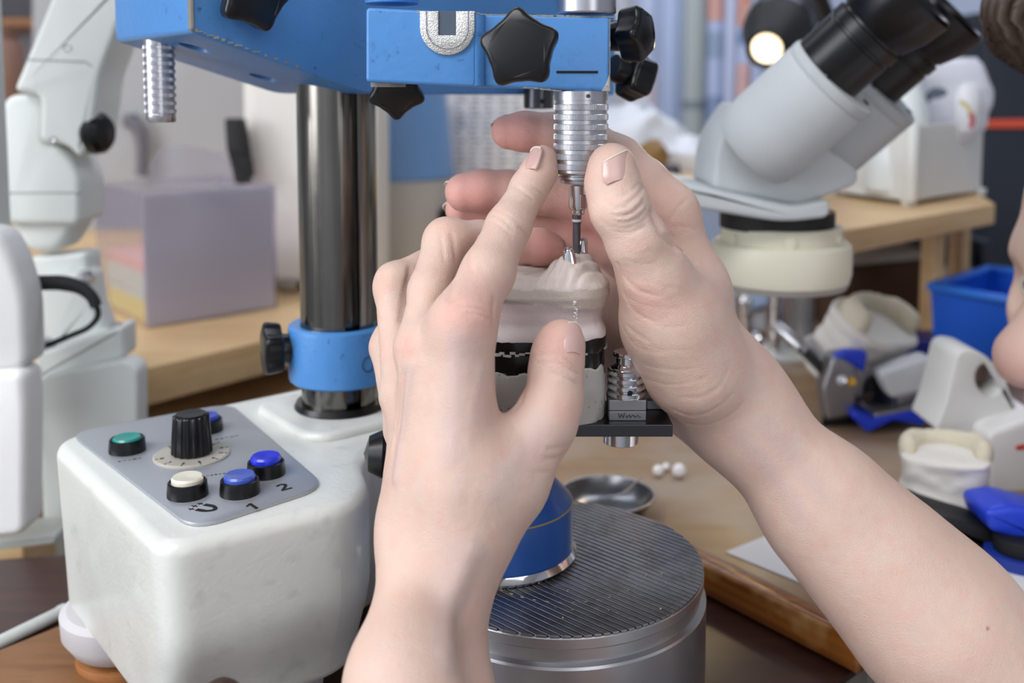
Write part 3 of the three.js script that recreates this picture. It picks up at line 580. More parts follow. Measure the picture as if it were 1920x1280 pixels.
// ---------------------------------------------------------------- grooved steel table, model holder, plaster model
const DT = 0.805, DC = V(0.0188, 0, -0.4085), DR = 0.0605;
{
  const t = thing('grooved_table', 'round steel milling table with parallel grooves across its top', 'milling table', V(DC.x, BOARD, DC.z));
  part('drum', lathe([[0, BOARD], [0.0612, BOARD], [0.0616, BOARD + 0.001], [0.0616, DT - 0.0125], [0.0612, DT - 0.0115], [0.0592, DT - 0.0108], [0.0592, DT - 0.006], [0, DT - 0.006]], V(DC.x, 0, DC.z), V(0, 1, 0), 128, 0.35), mt.turned, t);
  // top plate: lands left standing between the grooves, each cut to the circle
  part('top_plate', lathe([[0, DT - 0.0063], [0.0588, DT - 0.0063], [0.06, DT - 0.0055], [DR, DT - 0.0049], [DR, DT - 0.0014], [DR - 0.0003, DT - 0.0009], [0, DT - 0.0009]], V(DC.x, 0, DC.z), V(0, 1, 0), 128, 0.35), mt.turned, t);
  const ang = Math.atan2(0.68, 0.73), gd = V(Math.cos(ang), 0, Math.sin(ang)), gn = V(-Math.sin(ang), 0, Math.cos(ang)), pitch = 0.0029, rr = DR - 0.0002;
  const land = mt.satin.clone(); land.color.set(0xa8a9ad); land.roughness = 0.36; land.metalness = 1; land.map = tex(256, (x, y) => { const a = fbm(x, y, 6, 121, 4), b = fbm(x, y, 30, 123, 2); return mixc([235, 235, 235], [150, 146, 134], Math.max(0, (a - 0.45) * 1.3 + (b - 0.6) * 0.4)); }, true, 1 / 0.05);
  for (let k = -20; k <= 20; k++) {
    const o = k * pitch, w = pitch * 0.76, pts = [];
    const h = (s) => Math.sqrt(Math.max(0, rr * rr - s * s));
    const a = o - w / 2, b = o + w / 2; if (Math.max(Math.abs(a), Math.abs(b)) > rr - 0.0004) continue;
    for (let i = 0; i <= 3; i++) { const s = a + (b - a) * i / 3; pts.push([h(s), s]); }
    for (let i = 3; i >= 0; i--) { const s = a + (b - a) * i / 3; pts.push([-h(s), s]); }
    const g = prism(pts.map(([x, s]) => [DC.x + gd.x * x + gn.x * s, DC.z + gd.z * x + gn.z * s]), DT - 0.0014, DT, 0.00012);
    part('rib', boxUV(g), land, t);
  }
  // dusting of plaster and steel swarf on the ribs
  const dust = [];
  for (let i = 0; i < 90; i++) { const a = rnd() * 6.283, r = DR * Math.sqrt(rnd()) * 0.96, s = 0.00012 + rnd() * rnd() * 0.0004; dust.push(new THREE.IcosahedronGeometry(s, 0).translate(DC.x + r * Math.cos(a), DT + s * 0.5, DC.z + r * Math.sin(a))); }
  for (let i = 0; i < 46; i++) { const a = i / 46 * 6.283, r = 0.0365, s = 0.00022 + rnd() * 0.0002; dust.push(new THREE.IcosahedronGeometry(s, 0).scale(2.5, 0.5, 1).rotateY(-a - 1.57).translate(DC.x + 0.002 + r * Math.cos(a), DT + 0.00005, DC.z + r * Math.sin(a))); }
  const d = part('swarf', merge(dust), M(0xb9ac88, 0.8), t, 'specks of plaster dust and a worn ring mark'); d.userData.kind = 'stuff';
}
// swivelling model holder
const SB = on(932, 1036, DT), holder = thing('model_holder', 'swivelling model holder with blue foot, chrome ring and polished steel clamp plate', 'model holder', V(SB.x, DT, SB.z));
const PZ = -0.3705, PY0 = yAt(819, PZ), PY1 = yAt(796, PZ);
{
  const c = V(SB.x, DT, SB.z), R = 0.0322, Yv = (py) => yAt(py, SB.z + 0.02) - DT;
  part('chrome_ring', lathe([[0, 0.0002], [0.0318, 0.0002], [0.0332, 0.0016], [0.0337, 0.0022], [0.0325, 0.0042], [0.0322, 0.0046], [0, 0.0046]], c, V(0, 1, 0), 96, 0.25), mt.chrome, holder);
  const b = part('blue_foot', boxUV(lathe([[0, 0.0046], [0.0316, 0.0046], [0.0319, 0.0052], [0.0319, 0.0232], [0.0314, 0.0242], [0.0225, 0.034], [0.021, 0.0346], [0, 0.0346]], c, V(0, 1, 0), 96, 0.35)), mt.bluedark, holder, 'dark blue enamelled foot');
  part('worn_line', new THREE.TorusGeometry(0.0317, 0.00034, 6, 120).rotateX(Math.PI / 2).translate(c.x, c.y + 0.0236, c.z), M(0xb39a5e, 0.6, 0.2), b, 'paint worn through along the edge');
  const top = c.clone().add(V(0, 0.034, 0)), pc = V(0.012, PY0, -0.388);
  part('ball_joint', new THREE.SphereGeometry(0.0135, 40, 24).translate(top.x, top.y + 0.006, top.z), mt.chrome, holder);
  part('stem', cyl(V(top.x, top.y + 0.012, top.z), V(0.001, PY0 - 0.001, -0.394), 0.0085, 0.0085), mt.chrome, holder);
  // plate
  const x1 = atZ(1262, 800, PZ).x, x0 = -0.028;
  const plate = part('clamp_plate', rbox(x1 - x0, PY1 - PY0, 0.03, 0.0004, V((x0 + x1) / 2, (PY0 + PY1) / 2, PZ - 0.015)), mt.gun, holder, 'dark polished steel plate');
  part('screw_foot', lathe([[0, yAt(842, PZ)], [0.0062, yAt(842, PZ)], [0.0068, yAt(840, PZ)], [0.0068, PY0], [0, PY0]], V(atZ(1168, 830, PZ).x, 0, PZ - 0.0075), V(0, 1, 0), 48, 0.3), mt.chrome, holder);
  part('graduated_bar', (() => { const l = [rbox(0.0085, 0.0035, 0.004, 0.0003, V(atZ(1233, 764, PZ - 0.018).x, PY1 + 0.0018, PZ - 0.02), 0, 1)]; for (let k = 0; k < 7; k++) l.push(new THREE.BoxGeometry(0.0003, 0.002, 0.0004).translate(l[0].boundingBox ? 0 : atZ(1221 + k * 4.2, 764, PZ - 0.018).x, PY1 + 0.0018, PZ - 0.0179)); return merge(l); })(), mt.satin, plate);
  // clamp jaw and screw
  const jx = atZ(1176, 770, PZ - 0.006).x, jw = 71 * 0.378 / F, jz = PZ - 0.0105;
  const jaw = part('clamp_jaw', [rbox(jw, 0.0037, 0.012, 0.0003, V(jx, PY1 + 0.00185, jz), 0, 2), rbox(jw, 0.0041, 0.0118, 0.0003, V(jx, PY1 + 0.0059, jz), 0, 2)], mt.satin, holder, 'steel jaw with engraved scribble');
  const yj = PY1 + 0.008, sx = jx + 0.0003;
  const RY = (py) => yAt(py, jz);
  const pr = [[0, yj], [0.0068, yj]];
  for (let k = 0; k < 4; k++) { const y = yj + 0.0003 + k * 0.0028; pr.push([0.0068, y], [0.0075, y + 0.0004], [0.0075, y + 0.0018], [0.0068, y + 0.0022], [0.0063, y + 0.0023], [0.0063, y + 0.0027]); }
  const yt = yj + 0.0115; pr.push([0.0062, yt], [0.0044, yt + 0.0014], [0.0043, yt + 0.0036], [0.0053, yt + 0.004], [0.0055, yt + 0.0044], [0.0055, yt + 0.0052], [0.005, yt + 0.0057], [0.0034, yt + 0.0054], [0, yt + 0.0051]);
  const scr = part('clamp_screw', lathe(pr, V(sx, 0, jz), V(0, 1, 0), 64, 0.3), mt.chrome, holder, 'ribbed chrome clamp screw');
  part('tommy_hole', lathe([[0, 0], [0.001, 0], [0.001, 0.0006], [0, 0.0006]], V(sx + 0.0004, yj + 0.0032, jz + 0.0071), V(0.05, 0, 1)), mt.blackgloss, scr);
  // engraved handwriting on jaw and plate
  const font = globalThis.__font;
  const wr = [];
  const y = PY1 + 0.0021, z = jz + 0.0062;
  const line = (pts) => wr.push(tube(pts.map(([a, b]) => V(jx - 0.0035 + a, y + b, z)), 0.00011, pts.length * 4, 5));
  line([[0, 0.0009], [0.0006, -0.0009], [0.0011, 0.0006], [0.0017, -0.0009], [0.0024, 0.0011]]);
  line([[0.0029, 0.0002], [0.0031, -0.0009], [0.0036, -0.0004], [0.0042, 0.0002], [0.0046, -0.0008], [0.0052, -0.0001], [0.0058, 0.0002], [0.0061, -0.0007], [0.0068, -0.0003], [0.0074, 0.0001], [0.0079, -0.0008], [0.0086, -0.0004]]);
  part('scribble', merge(wr), mt.ink, jaw);
}
// plaster model on its black split plate
{
  const my0 = PY1, Yb = (py) => yAt(py, -0.366), c = V((1010 - PX) / F * 0.385, 0, -0.3905);
  const yG = Yb(705), yK = Yb(648), yTop = Yb(500);
  const t = thing('plaster_dental_model', 'pinkish white plaster jaw model on black and grey base held between both hands', 'dental model', V(c.x, my0, c.z));
  const hw = 0.0262, hd = 0.0225;
  // outline: flat-ended horseshoe block
  const plan = (x, z, s = 1) => { const dx = Math.abs(x - c.x) / (hw * s), dz = Math.abs(z - c.z) / (hd * s), p = 3.2; const k = Math.pow(Math.pow(dx, p) + Math.pow(dz, p), 1 / p); return (k - 1) * Math.min(hw, hd) * s * 0.92; };
  const rowsY = [[yK - 0.001, 1.0], [Yb(640), 1.0], [Yb(612), 0.93], [Yb(590), 0.875], [Yb(578), 0.88], [Yb(563), 0.945], [Yb(545), 0.955], [Yb(527), 0.9], [Yb(508), 0.8], [Yb(480), 0.72]];
  const wid = (y) => { for (let i = 1; i < rowsY.length; i++) if (y < rowsY[i][0]) { const a = rowsY[i - 1], b = rowsY[i], k = Math.max(0, (y - a[0]) / (b[0] - a[0])); return a[1] + (b[1] - a[1]) * sm(k); } return rowsY.at(-1)[1]; };
  const nearS = [V(0.0215, 0, -0.3745), V(0.0268, 0, -0.3925), V(0.0235, 0, -0.407)];
  const ridgePts = [atZ(1040, 512, -0.374), atZ(1062, 494, -0.378), atZ(1088, 488, -0.388), V(0.0262, yAt(484, -0.395), -0.397), V(0.021, yAt(492, -0.4), -0.408), V(0.006, yAt(505, -0.4), -0.4115), V(-0.008, yAt(515, -0.4), -0.406)];
  const bones = ridgePts.slice(1).map((p, i) => bone(ridgePts[i].clone().add(V(0, -0.0035, 0)), p.clone().add(V(0, -0.0035, 0)), 0.0042, 0.0042));
  bones.push(bone(atZ(1086, 506, -0.3855), atZ(1098, 545, -0.384), 0.0052, 0.0085), bone(atZ(1066, 512, -0.377), atZ(1072, 545, -0.378), 0.0045, 0.0085));
  const stoneF = (x, y, z) => {
    let d = plan(x, z, wid(y) + 0.012 * (n3(x * 160, y * 260, z * 160, 3) - 0.5));
    // cut top slopes down towards the right front
    const top = yTop - 0.0036 - 0.2 * (x - c.x + 0.006);
    d = smax(d, (y - top) * 0.9, 0.0016);
    for (const b of bones) d = smin(d, b(x, y, z), 0.0055);
    // folds of the modelled gum
    if (y > Yb(560)) d += 0.0007 * Math.sin((x * 1.0 + z * 0.7) * 1500 + 3 * n3(x * 200, y * 200, z * 200, 9)) * sm(Math.min(1, (y - Yb(560)) / 0.008)) * 0.5;
    d += 0.00022 * (n3(x * 420, y * 420, z * 420, 5) - 0.5);
    return Math.max(d, yK + 0.0004 - y + 0.0012 * (n3(x * 220, 0, z * 220, 7) - 0.5));
  };
  const cTop = [0.74, 0.66, 0.60], cBand = [0.60, 0.53, 0.46], cPurple = [0.50, 0.41, 0.40], cLow = [0.70, 0.62, 0.61], cRed = [0.5, 0.12, 0.1];
  const g = nets(stoneF, V(c.x - 0.034, yK - 0.003, c.z - 0.03), V(c.x + 0.034, yTop + 0.012, c.z + 0.03), 0.0006, {
    color: (x, y, z) => {
      const w = 0.0008 * (n3(x * 300, y * 300, z * 300, 13) - 0.5), y1 = Yb(547) + 0.16 * (x < 0.005 ? (0.005 - x) : 0) + w, y2 = Yb(581) + 0.13 * (0.02 - x) + w, y3 = Yb(610) + w;
      let q = y > y1 ? cTop : y > y2 ? cBand : mixc(cLow, cPurple, sm(Math.min(1, Math.max(0, (y - y3 + 0.004) / 0.006))));
      const s = n3(x * 1600, y * 1600, z * 1600, 17); q = mixc(q, [0.82, 0.8, 0.78], Math.max(0, s - 0.74) * 0.9);
      const rd = Math.hypot(x - nearS[0].x - 0.001, (y - Yb(508)) * 1.2, z - nearS[0].z + 0.001); if (rd < 0.0045) q = mixc(q, cRed, Math.max(0, 0.75 * (n3(x * 700, y * 700, z * 700, 23) - 0.42)));
      return q;
    },
  });
  part('stone', boxUV(g), mt.stone, t);
  // splashes of fresh plaster down the front
  const sp = []; for (let i = 0; i < 40; i++) { const k = i / 40, p = atZ(1082 - 6 * rnd() + 4 * k, 565 + 60 * k + 8 * rnd(), -0.366); let z = -0.36; for (let j = 0; j < 60; j++) { const f = stoneF(p.x, p.y, z); if (f < 0.00005) break; z -= f * 0.8; } sp.push(new THREE.IcosahedronGeometry((0.00012 + 0.0004 * rnd() * (1 - k)), 1).scale(1, 1.3, 0.5).translate(p.x, p.y, z)); }
  part('plaster_splash', merge(sp), mt.white, t).userData.kind = 'stuff';
  // black split plates
  const blk = [];
  const oval = (s, y0, y1, b) => { const pts = []; for (let i = 0; i < 72; i++) { const a = i / 72 * 6.2832, ca = Math.cos(a), sa = Math.sin(a), p = 2 / 3.2; pts.push([c.x + hw * s * Math.sign(ca) * Math.pow(Math.abs(ca), p), c.z + hd * s * Math.sign(sa) * Math.pow(Math.abs(sa), p)]); } return prism(pts, y0, y1, b); };
  part('split_plate', oval(1.005, Yb(671), yK + 0.0008, 0.0004), mt.blackgloss, t, 'glossy black upper split plate');
  part('split_plate', oval(0.985, yG, Yb(671) + 0.0001, 0.0004), mt.blackgloss, t, 'black lower split plate');
  const rim = []; for (let i = 0; i < 120; i++) { const a = i / 120 * 6.2832, ca = Math.cos(a), sa = Math.sin(a), p = 2 / 3.2; if (n3(i * 0.3, 0, 0, 31) < 0.42) continue; const s = 0.0004 + rnd() * 0.0008; rim.push(rbox(0.0013 + rnd() * 0.001, s, 0.0008, 0.0002, null, 0, 1).rotateY(Math.PI / 2 - a).translate(c.x + hw * 1.005 * Math.sign(ca) * Math.pow(Math.abs(ca), p), Yb(668) + (rnd() - 0.4) * 0.0014, c.z + hd * 1.005 * Math.sign(sa) * Math.pow(Math.abs(sa), p))); }
  part('plaster_smear', merge(rim), mt.plaster, t, 'white plaster smears along the black plate').userData.kind = 'stuff';
  // grey plaster base, broken upper edge
  const gf = (x, y, z) => { let d = plan(x, z, 1.0 + 0.02 * (n3(x * 120, y * 120, z * 120, 41) - 0.5)); const jag = yG - 0.0022 + 0.0075 * (n3(x * 210 + 3, 0, z * 210, 43) - 0.3); d = Math.max(d, y - jag); d = Math.max(d, PY1 + 0.00005 - y); return d + 0.0002 * (n3(x * 700, y * 200, z * 700, 45) - 0.5); };
  const gg = nets(gf, V(c.x - 0.032, PY1 - 0.002, c.z - 0.028), V(c.x + 0.032, yG + 0.006, c.z + 0.028), 0.0007, { color: (x, y, z) => { const s = n3(x * 1500, y * 1500, z * 1500, 47); return s > 0.9 ? [0.2, 0.2, 0.18] : mixc([0.40, 0.39, 0.35], [0.5, 0.49, 0.46], n3(x * 200, y * 200, z * 200, 49)); } });
  part('grey_base', boxUV(gg), mt.stone, t, 'rough grey plaster base with broken edge');
  // telescopic metal crowns standing on the ridge
  const cap = (px, pyB, pyT, r, z, lean, name, label) => {
    const a = atZ(px, pyB, z), b = atZ(px + lean, pyT, z - 0.0005), d = b.clone().sub(a), L = d.length(), u = d.clone().normalize();
    const pf = [[0, -0.001], [r * 0.98, -0.001], [r * 1.02, 0.0002], [r, 0.001], [r * 0.9, L - r * 0.85], [r * 0.78, L - r * 0.42], [r * 0.5, L - r * 0.12], [r * 0.2, L], [0, L]];
    const g = lathe(pf, V(0, 0, 0), V(0, 1, 0), 48, 1.0); const p = g.attributes.position;
    for (let i = 0; i < p.count; i++) { const z0 = p.getZ(i), y0 = p.getY(i); if (z0 > r * 0.75) p.setZ(i, r * 0.75 + (z0 - r * 0.75) * 0.35); if (y0 > L * 0.3) p.setX(i, p.getX(i) * (1 - 0.1 * (y0 / L - 0.3))); }
    g.computeVertexNormals();
    const k = thing(name, label, 'metal crown', a);
    part('crown_shell', aim(creased(g, 1.2), a, u), mt.chrome, k);
    part('margin', aim(new THREE.TorusGeometry(r * 1.0, 0.00022, 8, 40).rotateX(Math.PI / 2), a, u), M(0x26201e, 0.4, 0.7), k);
  };
  cap(1069, 499, 463, 0.00265, -0.3755, -4, 'metal_crown', 'shiny silver metal crown on the model, in front of the drill bit');
  cap(1092, 478, 445, 0.0021, -0.392, 2, 'metal_crown', 'reddish reflecting metal crown on the model, behind the drill bit');
}

// ---------------------------------------------------------------- the technician: two hands, forearms, head
const skinBump = tex(512, (x, y) => { const a = vnoise(x, y, 90, 201, 150), b = vnoise(x, y, 150, 203, 90), c = fbm(x, y, 40, 205, 3), d = vnoise(x + 0.3 * y, y, 60, 207, 220); return g8(0.3 * Math.abs(a - 0.5) * 2 + 0.3 * Math.abs(b - 0.5) * 2 + 0.25 * c + 0.15 * d); }, false, 1 / 0.03);
const skin = M(0xffffff, 0.47, 0, { vertexColors: true, bumpMap: skinBump, bumpScale: 0.00022, sheen: 0.25, sheenRoughness: 0.5, sheenColor: new THREE.Color(0xffd9c8), specularIntensity: 0.75 });
const J = (px, py, d, r) => ({ p: at(px, py, d), r: r * d / F });
function limb(groups, extra) {
  // groups: { palm: [[J, J], ...], fingers: [[J, J, ...], ...] } -> field with a cheap local version
  const mk = (pairs) => pairs.map(([a, b]) => bone(a.p, b.p, a.r, b.r));
  const palm = mk(groups.palm), fingers = groups.fingers.map((f) => mk(f.slice(1).map((q, i) => [f[i], q])));
  const build = (pl, fs) => (x, y, z) => {
    let p = 1; for (const b of pl) { const d = b(x, y, z); p = p === 1 ? d : smin(p, d, groups.k || 0.014); }
    let t = p;
    for (const f of fs) { let d = 1; for (const b of f) { const e = b(x, y, z); d = d === 1 ? e : smin(d, e, 0.0035); } d = p < 0.03 ? smin(p, d, f.k || 0.006) : d; t = Math.min(t, d); }
    return t;
  };
  const all = build(palm, fingers);
  let relief = () => 0;
  const whole = (x, y, z) => all(x, y, z) + relief(x, y, z);
  whole.near = (x, y, z, R) => {
    const pd = palm.map((b) => b(x, y, z)), fd = fingers.map((f) => f.map((b) => b(x, y, z)));
    const m = Math.min(...pd, ...fd.flat()) + 2 * R + 0.045;
    const base = build(palm.filter((b, i) => pd[i] < m), fingers.map((f, j) => f.filter((b, i) => fd[j][i] < m)).filter((f) => f.length));
    const rl = relief.near ? relief.near(x, y, z, R) : relief;
    return (X, Y, Z) => base(X, Y, Z) + rl(X, Y, Z);
  };
  whole.smooth = all;
  whole.setRelief = (f) => { relief = f; };
  return whole;
}
// walk along a sight line until the smooth surface is met (used to find where creases, veins and nails lie on the hand)
function hit(field, px, py, d0 = 0.26) { const r = ray(px, py); let d = d0; for (let i = 0; i < 220; i++) { const q = r.clone().multiplyScalar(d).add(V(0, EYE, 0)), f = field(q.x, q.y, q.z); if (f < 0.00004) return q; d += f * 0.8; if (d > 0.7) break; } return null; }
function grooves(field, list) {
  const segs = [];
  for (const [depth, width, ...pts] of list) {
    const q = pts.map(([x, y]) => hit(field, x, y)).filter(Boolean);
    for (let i = 1; i < q.length; i++) if (q[i].distanceTo(q[i - 1]) < 0.02) segs.push({ a: q[i - 1], b: q[i], depth, width, c: q[i].clone().add(q[i - 1]).multiplyScalar(0.5), R: q[i].distanceTo(q[i - 1]) / 2 + Math.abs(width) * 3 });
  }
  const evalS = (ss) => (x, y, z) => {
    let s = 0, n = 0;
    for (const g of ss) {
      const dx = x - g.c.x, dy = y - g.c.y, dz = z - g.c.z; if (dx * dx + dy * dy + dz * dz > g.R * g.R) continue;
      const bx = g.b.x - g.a.x, by = g.b.y - g.a.y, bz = g.b.z - g.a.z, px = x - g.a.x, py = y - g.a.y, pz = z - g.a.z, t = Math.max(0, Math.min(1, (px * bx + py * by + pz * bz) / (bx * bx + by * by + bz * bz + 1e-12)));
      const e = Math.hypot(px - t * bx, py - t * by, pz - t * bz) / g.width, v = g.depth * Math.exp(-e * e * 1.2); if (v > s) s = v; else if (v < n) n = v;
    }
    return s + n;
  };
  const f = evalS(segs);
  f.near = (x, y, z, R) => { const ss = segs.filter((g) => Math.hypot(x - g.c.x, y - g.c.y, z - g.c.z) < g.R + R); return ss.length ? evalS(ss) : () => 0; };
  return f;
}
const SK = { base: [0.65, 0.465, 0.375], pale: [0.71, 0.535, 0.44], pink: [0.70, 0.375, 0.315], red: [0.74, 0.36, 0.31], blue: [0.56, 0.46, 0.43], vein: [0.55, 0.42, 0.39] };
function skinColor(spots, veins) {
  return (x, y, z) => {
    const a = n3(x * 90, y * 90, z * 90, 61), b = n3(x * 260, y * 260, z * 260, 63), c = n3(x * 800, y * 800, z * 800, 67);
    let q = mixc(SK.base, SK.pale, a * 0.7); q = mixc(q, SK.pink, Math.max(0, b - 0.4) * 0.55 + Math.max(0, c - 0.5) * 0.16); q = mixc(q, SK.blue, Math.max(0, n3(x * 130, y * 130, z * 130, 69) - 0.5) * 0.35);
    for (const [p, r, k, col] of spots) { const d = Math.hypot(x - p.x, y - p.y, z - p.z) / r; if (d < 1) q = mixc(q, col, k * sm(1 - d)); }
    if (veins) { const v = veins(x, y, z); if (v) q = mixc(q, SK.vein, Math.min(0.55, Math.abs(v) * 1600)); }
    return q;
  };
}
// ---- left hand (back towards the camera)
const L = {
  palm: [
    [J(868, 606, .339, 58), J(866, 900, .336, 66)], [J(787, 655, .348, 42), J(822, 920, .343, 60)], [J(752, 745, .36, 34), J(798, 930, .35, 48)], [J(765, 810, .37, 32), J(792, 945, .357, 42)],
    [J(1022, 792, .347, 54), J(945, 905, .342, 66)], [J(945, 905, .342, 66), J(880, 965, .342, 60)],
    [J(866, 900, .336, 66), J(876, 1010, .337, 60)], [J(800, 925, .346, 60), J(785, 1010, .346, 58)],
    [J(785, 1010, .346, 58), J(754, 1280, .308, 90)], [J(876, 1010, .337, 60), J(846, 1280, .336, 56)],
  ],
  fingers: [
    [J(866, 606, .339, 58), J(914, 512, .352, 48), J(953, 426, .366, 41), J(992, 352, .379, 33.5), J(1011, 322, .3815, 31.5), J(1018, 298, .3825, 26)],
    [J(785, 652, .35, 40), J(806, 545, .362, 38), J(837, 452, .376, 42), J(900, 452, .388, 37), J(955, 461, .395, 34), J(1012, 463, .3985, 33), J(1030, 466, .399, 29)],
    [J(752, 735, .362, 36), J(738, 545, .386, 34), J(742, 528, .388, 35), J(830, 482, .405, 31), J(930, 515, .416, 27)],
    [J(755, 800, .372, 33), J(727, 650, .392, 32), J(735, 632, .394, 31), J(800, 600, .412, 28), J(870, 620, .418, 24)],
    [J(1022, 792, .347, 54), J(1040, 745, .35, 51), J(1042, 695, .353, 48), J(1046, 660, .354, 45), J(1053, 641, .354, 42)],
  ],
};
{ const e = V(0.045, 0.69, -0.19); L.palm.push([J(754, 1280, .308, 90), { p: e.clone().add(V(-0.01, 0, 0.008)), r: 0.027 }], [J(846, 1280, .336, 56), { p: e.clone().add(V(0.01, 0, -0.01)), r: 0.027 }]); }
const Lf = limb(L);
const Lw = [
  // wrinkles over the middle finger's bent knuckle, the index knuckle folds, thumb folds, wrist
  [0.0006, 0.0011, [868, 430], [880, 470], [884, 505]], [0.0005, 0.001, [848, 440], [856, 490], [858, 530]], [0.0009, 0.0015, [872, 470], [852, 525], [842, 560]], [0.0004, 0.0009, [826, 440], [834, 490], [838, 540]],
  [0.0008, 0.0012, [770, 500], [762, 540], [752, 600], [742, 650]],
  [0.0004, 0.0008, [922, 402], [940, 408], [962, 430]], [0.00035, 0.0007, [916, 414], [938, 424], [960, 442]], [0.0003, 0.0007, [930, 394], [952, 404], [975, 420]], [0.0005, 0.0009, [975, 425], [988, 438], [990, 450]],
  [0.0004, 0.0008, [968, 352], [985, 362], [1000, 376]], [0.0003, 0.0007, [1000, 352], [1018, 365], [1030, 368]],
  [0.0003, 0.0008, [1012, 668], [1040, 664], [1062, 676], [1080, 690]], [0.0003, 0.0008, [1008, 682], [1040, 678], [1066, 690], [1086, 700]], [0.0003, 0.0009, [1030, 700], [1056, 706], [1084, 720]],
  [0.0005, 0.0012, [985, 730], [970, 726], [955, 738]], [0.0004, 0.0012, [985, 728], [978, 752], [962, 770]], [0.0003, 0.0009, [985, 728], [968, 738], [950, 748]],
  [0.0003, 0.0012, [915, 585], [890, 575], [862, 572]], [0.0003, 0.001, [925, 600], [900, 588], [880, 585]], [0.0004, 0.0011, [928, 560], [924, 580], [924, 610]],
  [0.0004, 0.001, [760, 640], [752, 700], [746, 760], [738, 840]], [-0.0006, 0.0022, [770, 690], [762, 740], [752, 830], [742, 900]],
  [0.0003, 0.0011, [1072, 830], [1050, 838], [1030, 842]], [0.0003, 0.0011, [1070, 850], [1046, 858], [1022, 860]], [0.0003, 0.0011, [1052, 880], [1030, 884], [1010, 884]],
  [0.0001, 0.0012, [960, 990], [944, 965], [936, 940]], [0.00012, 0.0014, [938, 1022], [924, 990], [916, 960]], [0.0001, 0.0012, [950, 1005], [934, 978], [926, 950]],
  // tendons and veins stand up slightly
  [-0.0004, 0.005, [856, 640], [850, 740], [846, 850]], [-0.0003, 0.006, [1010, 800], [970, 860], [930, 930]], [-0.0002, 0.003, [905, 700], [880, 780], [868, 880], [850, 960]], [0.0003, 0.0012, [757, 708], [754, 740], [750, 790], [740, 840]],
  [-0.0012, 0.005, [880, 1040], [845, 1130], [836, 1230]],
];
const Lg = grooves(Lf.smooth, Lw);
Lf.setRelief(Object.assign((x, y, z) => Lg(x, y, z), { near: (x, y, z, R) => { const g = Lg.near(x, y, z, R); return (X, Y, Z) => g(X, Y, Z) + 0.00012 * (n3(X * 420, Y * 420, Z * 420, 71) - 0.5) + 0.0005 * (n3(X * 75, Y * 75, Z * 75, 73) - 0.5); } }));
// ---- right hand (palm and thumb towards the camera)
const Rr = {
  k: 0.012,
  palm: [
    [J(1252, 400, .402, 54), J(1303, 545, .402, 56)], [J(1303, 545, .402, 56), J(1338, 690, .408, 60)], [J(1252, 475, .417, 50), J(1335, 715, .416, 66)], [J(1245, 545, .428, 46), J(1340, 745, .42, 62)], [J(1232, 622, .432, 42), J(1325, 765, .42, 58)],
    [J(1228, 520, .374, 66), J(1264, 609, .384, 88)], [J(1264, 609, .384, 88), J(1303, 690, .39, 84)], [J(1303, 690, .39, 84), J(1362, 742, .405, 84)],
    [J(1345, 690, .408, 66), J(1380, 725, .41, 70)], [J(1152, 540, .44, 44), J(1163, 640, .438, 56)], [J(1163, 640, .438, 56), J(1200, 720, .432, 54)], [J(1200, 720, .432, 54), J(1300, 755, .422, 54)],
    [J(1362, 742, .405, 86), J(1400, 790, .405, 88)], [J(1400, 790, .405, 88), J(1553, 958, .4, 113)], [J(1553, 958, .4, 113), J(1655, 1062, .395, 128)], [J(1655, 1062, .395, 128), J(1755, 1165, .39, 146)], [J(1755, 1165, .39, 146), J(1960, 1385, .385, 165)],
  ],
  fingers: [
    [J(1228, 520, .374, 62), J(1196, 455, .369, 57), J(1162, 392, .367, 54), J(1149, 345, .3695, 48.5), J(1148, 314, .371, 45)],
    [J(1252, 400, .402, 54), J(1205, 345, .404, 48), J(1162, 300, .406, 43), J(1100, 262, .411, 37), J(1040, 249, .4135, 36), J(985, 246, .4145, 36), J(954, 247, .415, 33)],
    [J(1252, 475, .417, 48), J(1160, 410, .42, 42), J(1075, 372, .423, 39), J(955, 360, .42, 38), J(905, 358, .4185, 39), J(872, 361, .418, 38)],
    [J(1245, 545, .428, 44), J(1160, 470, .432, 40), J(1078, 430, .435, 37), J(950, 408, .434, 35), J(868, 392, .432, 34)],
    [J(1232, 622, .432, 40), J(1165, 545, .438, 36), J(1090, 490, .441, 33), J(985, 452, .441, 29)],
  ],
};
{ const e = V(0.30, 0.775, -0.47); Rr.palm.push([J(1960, 1385, .385, 165), { p: V(0.235, 0.735, -0.375), r: 0.036 }]); }
const Rf = limb(Rr);
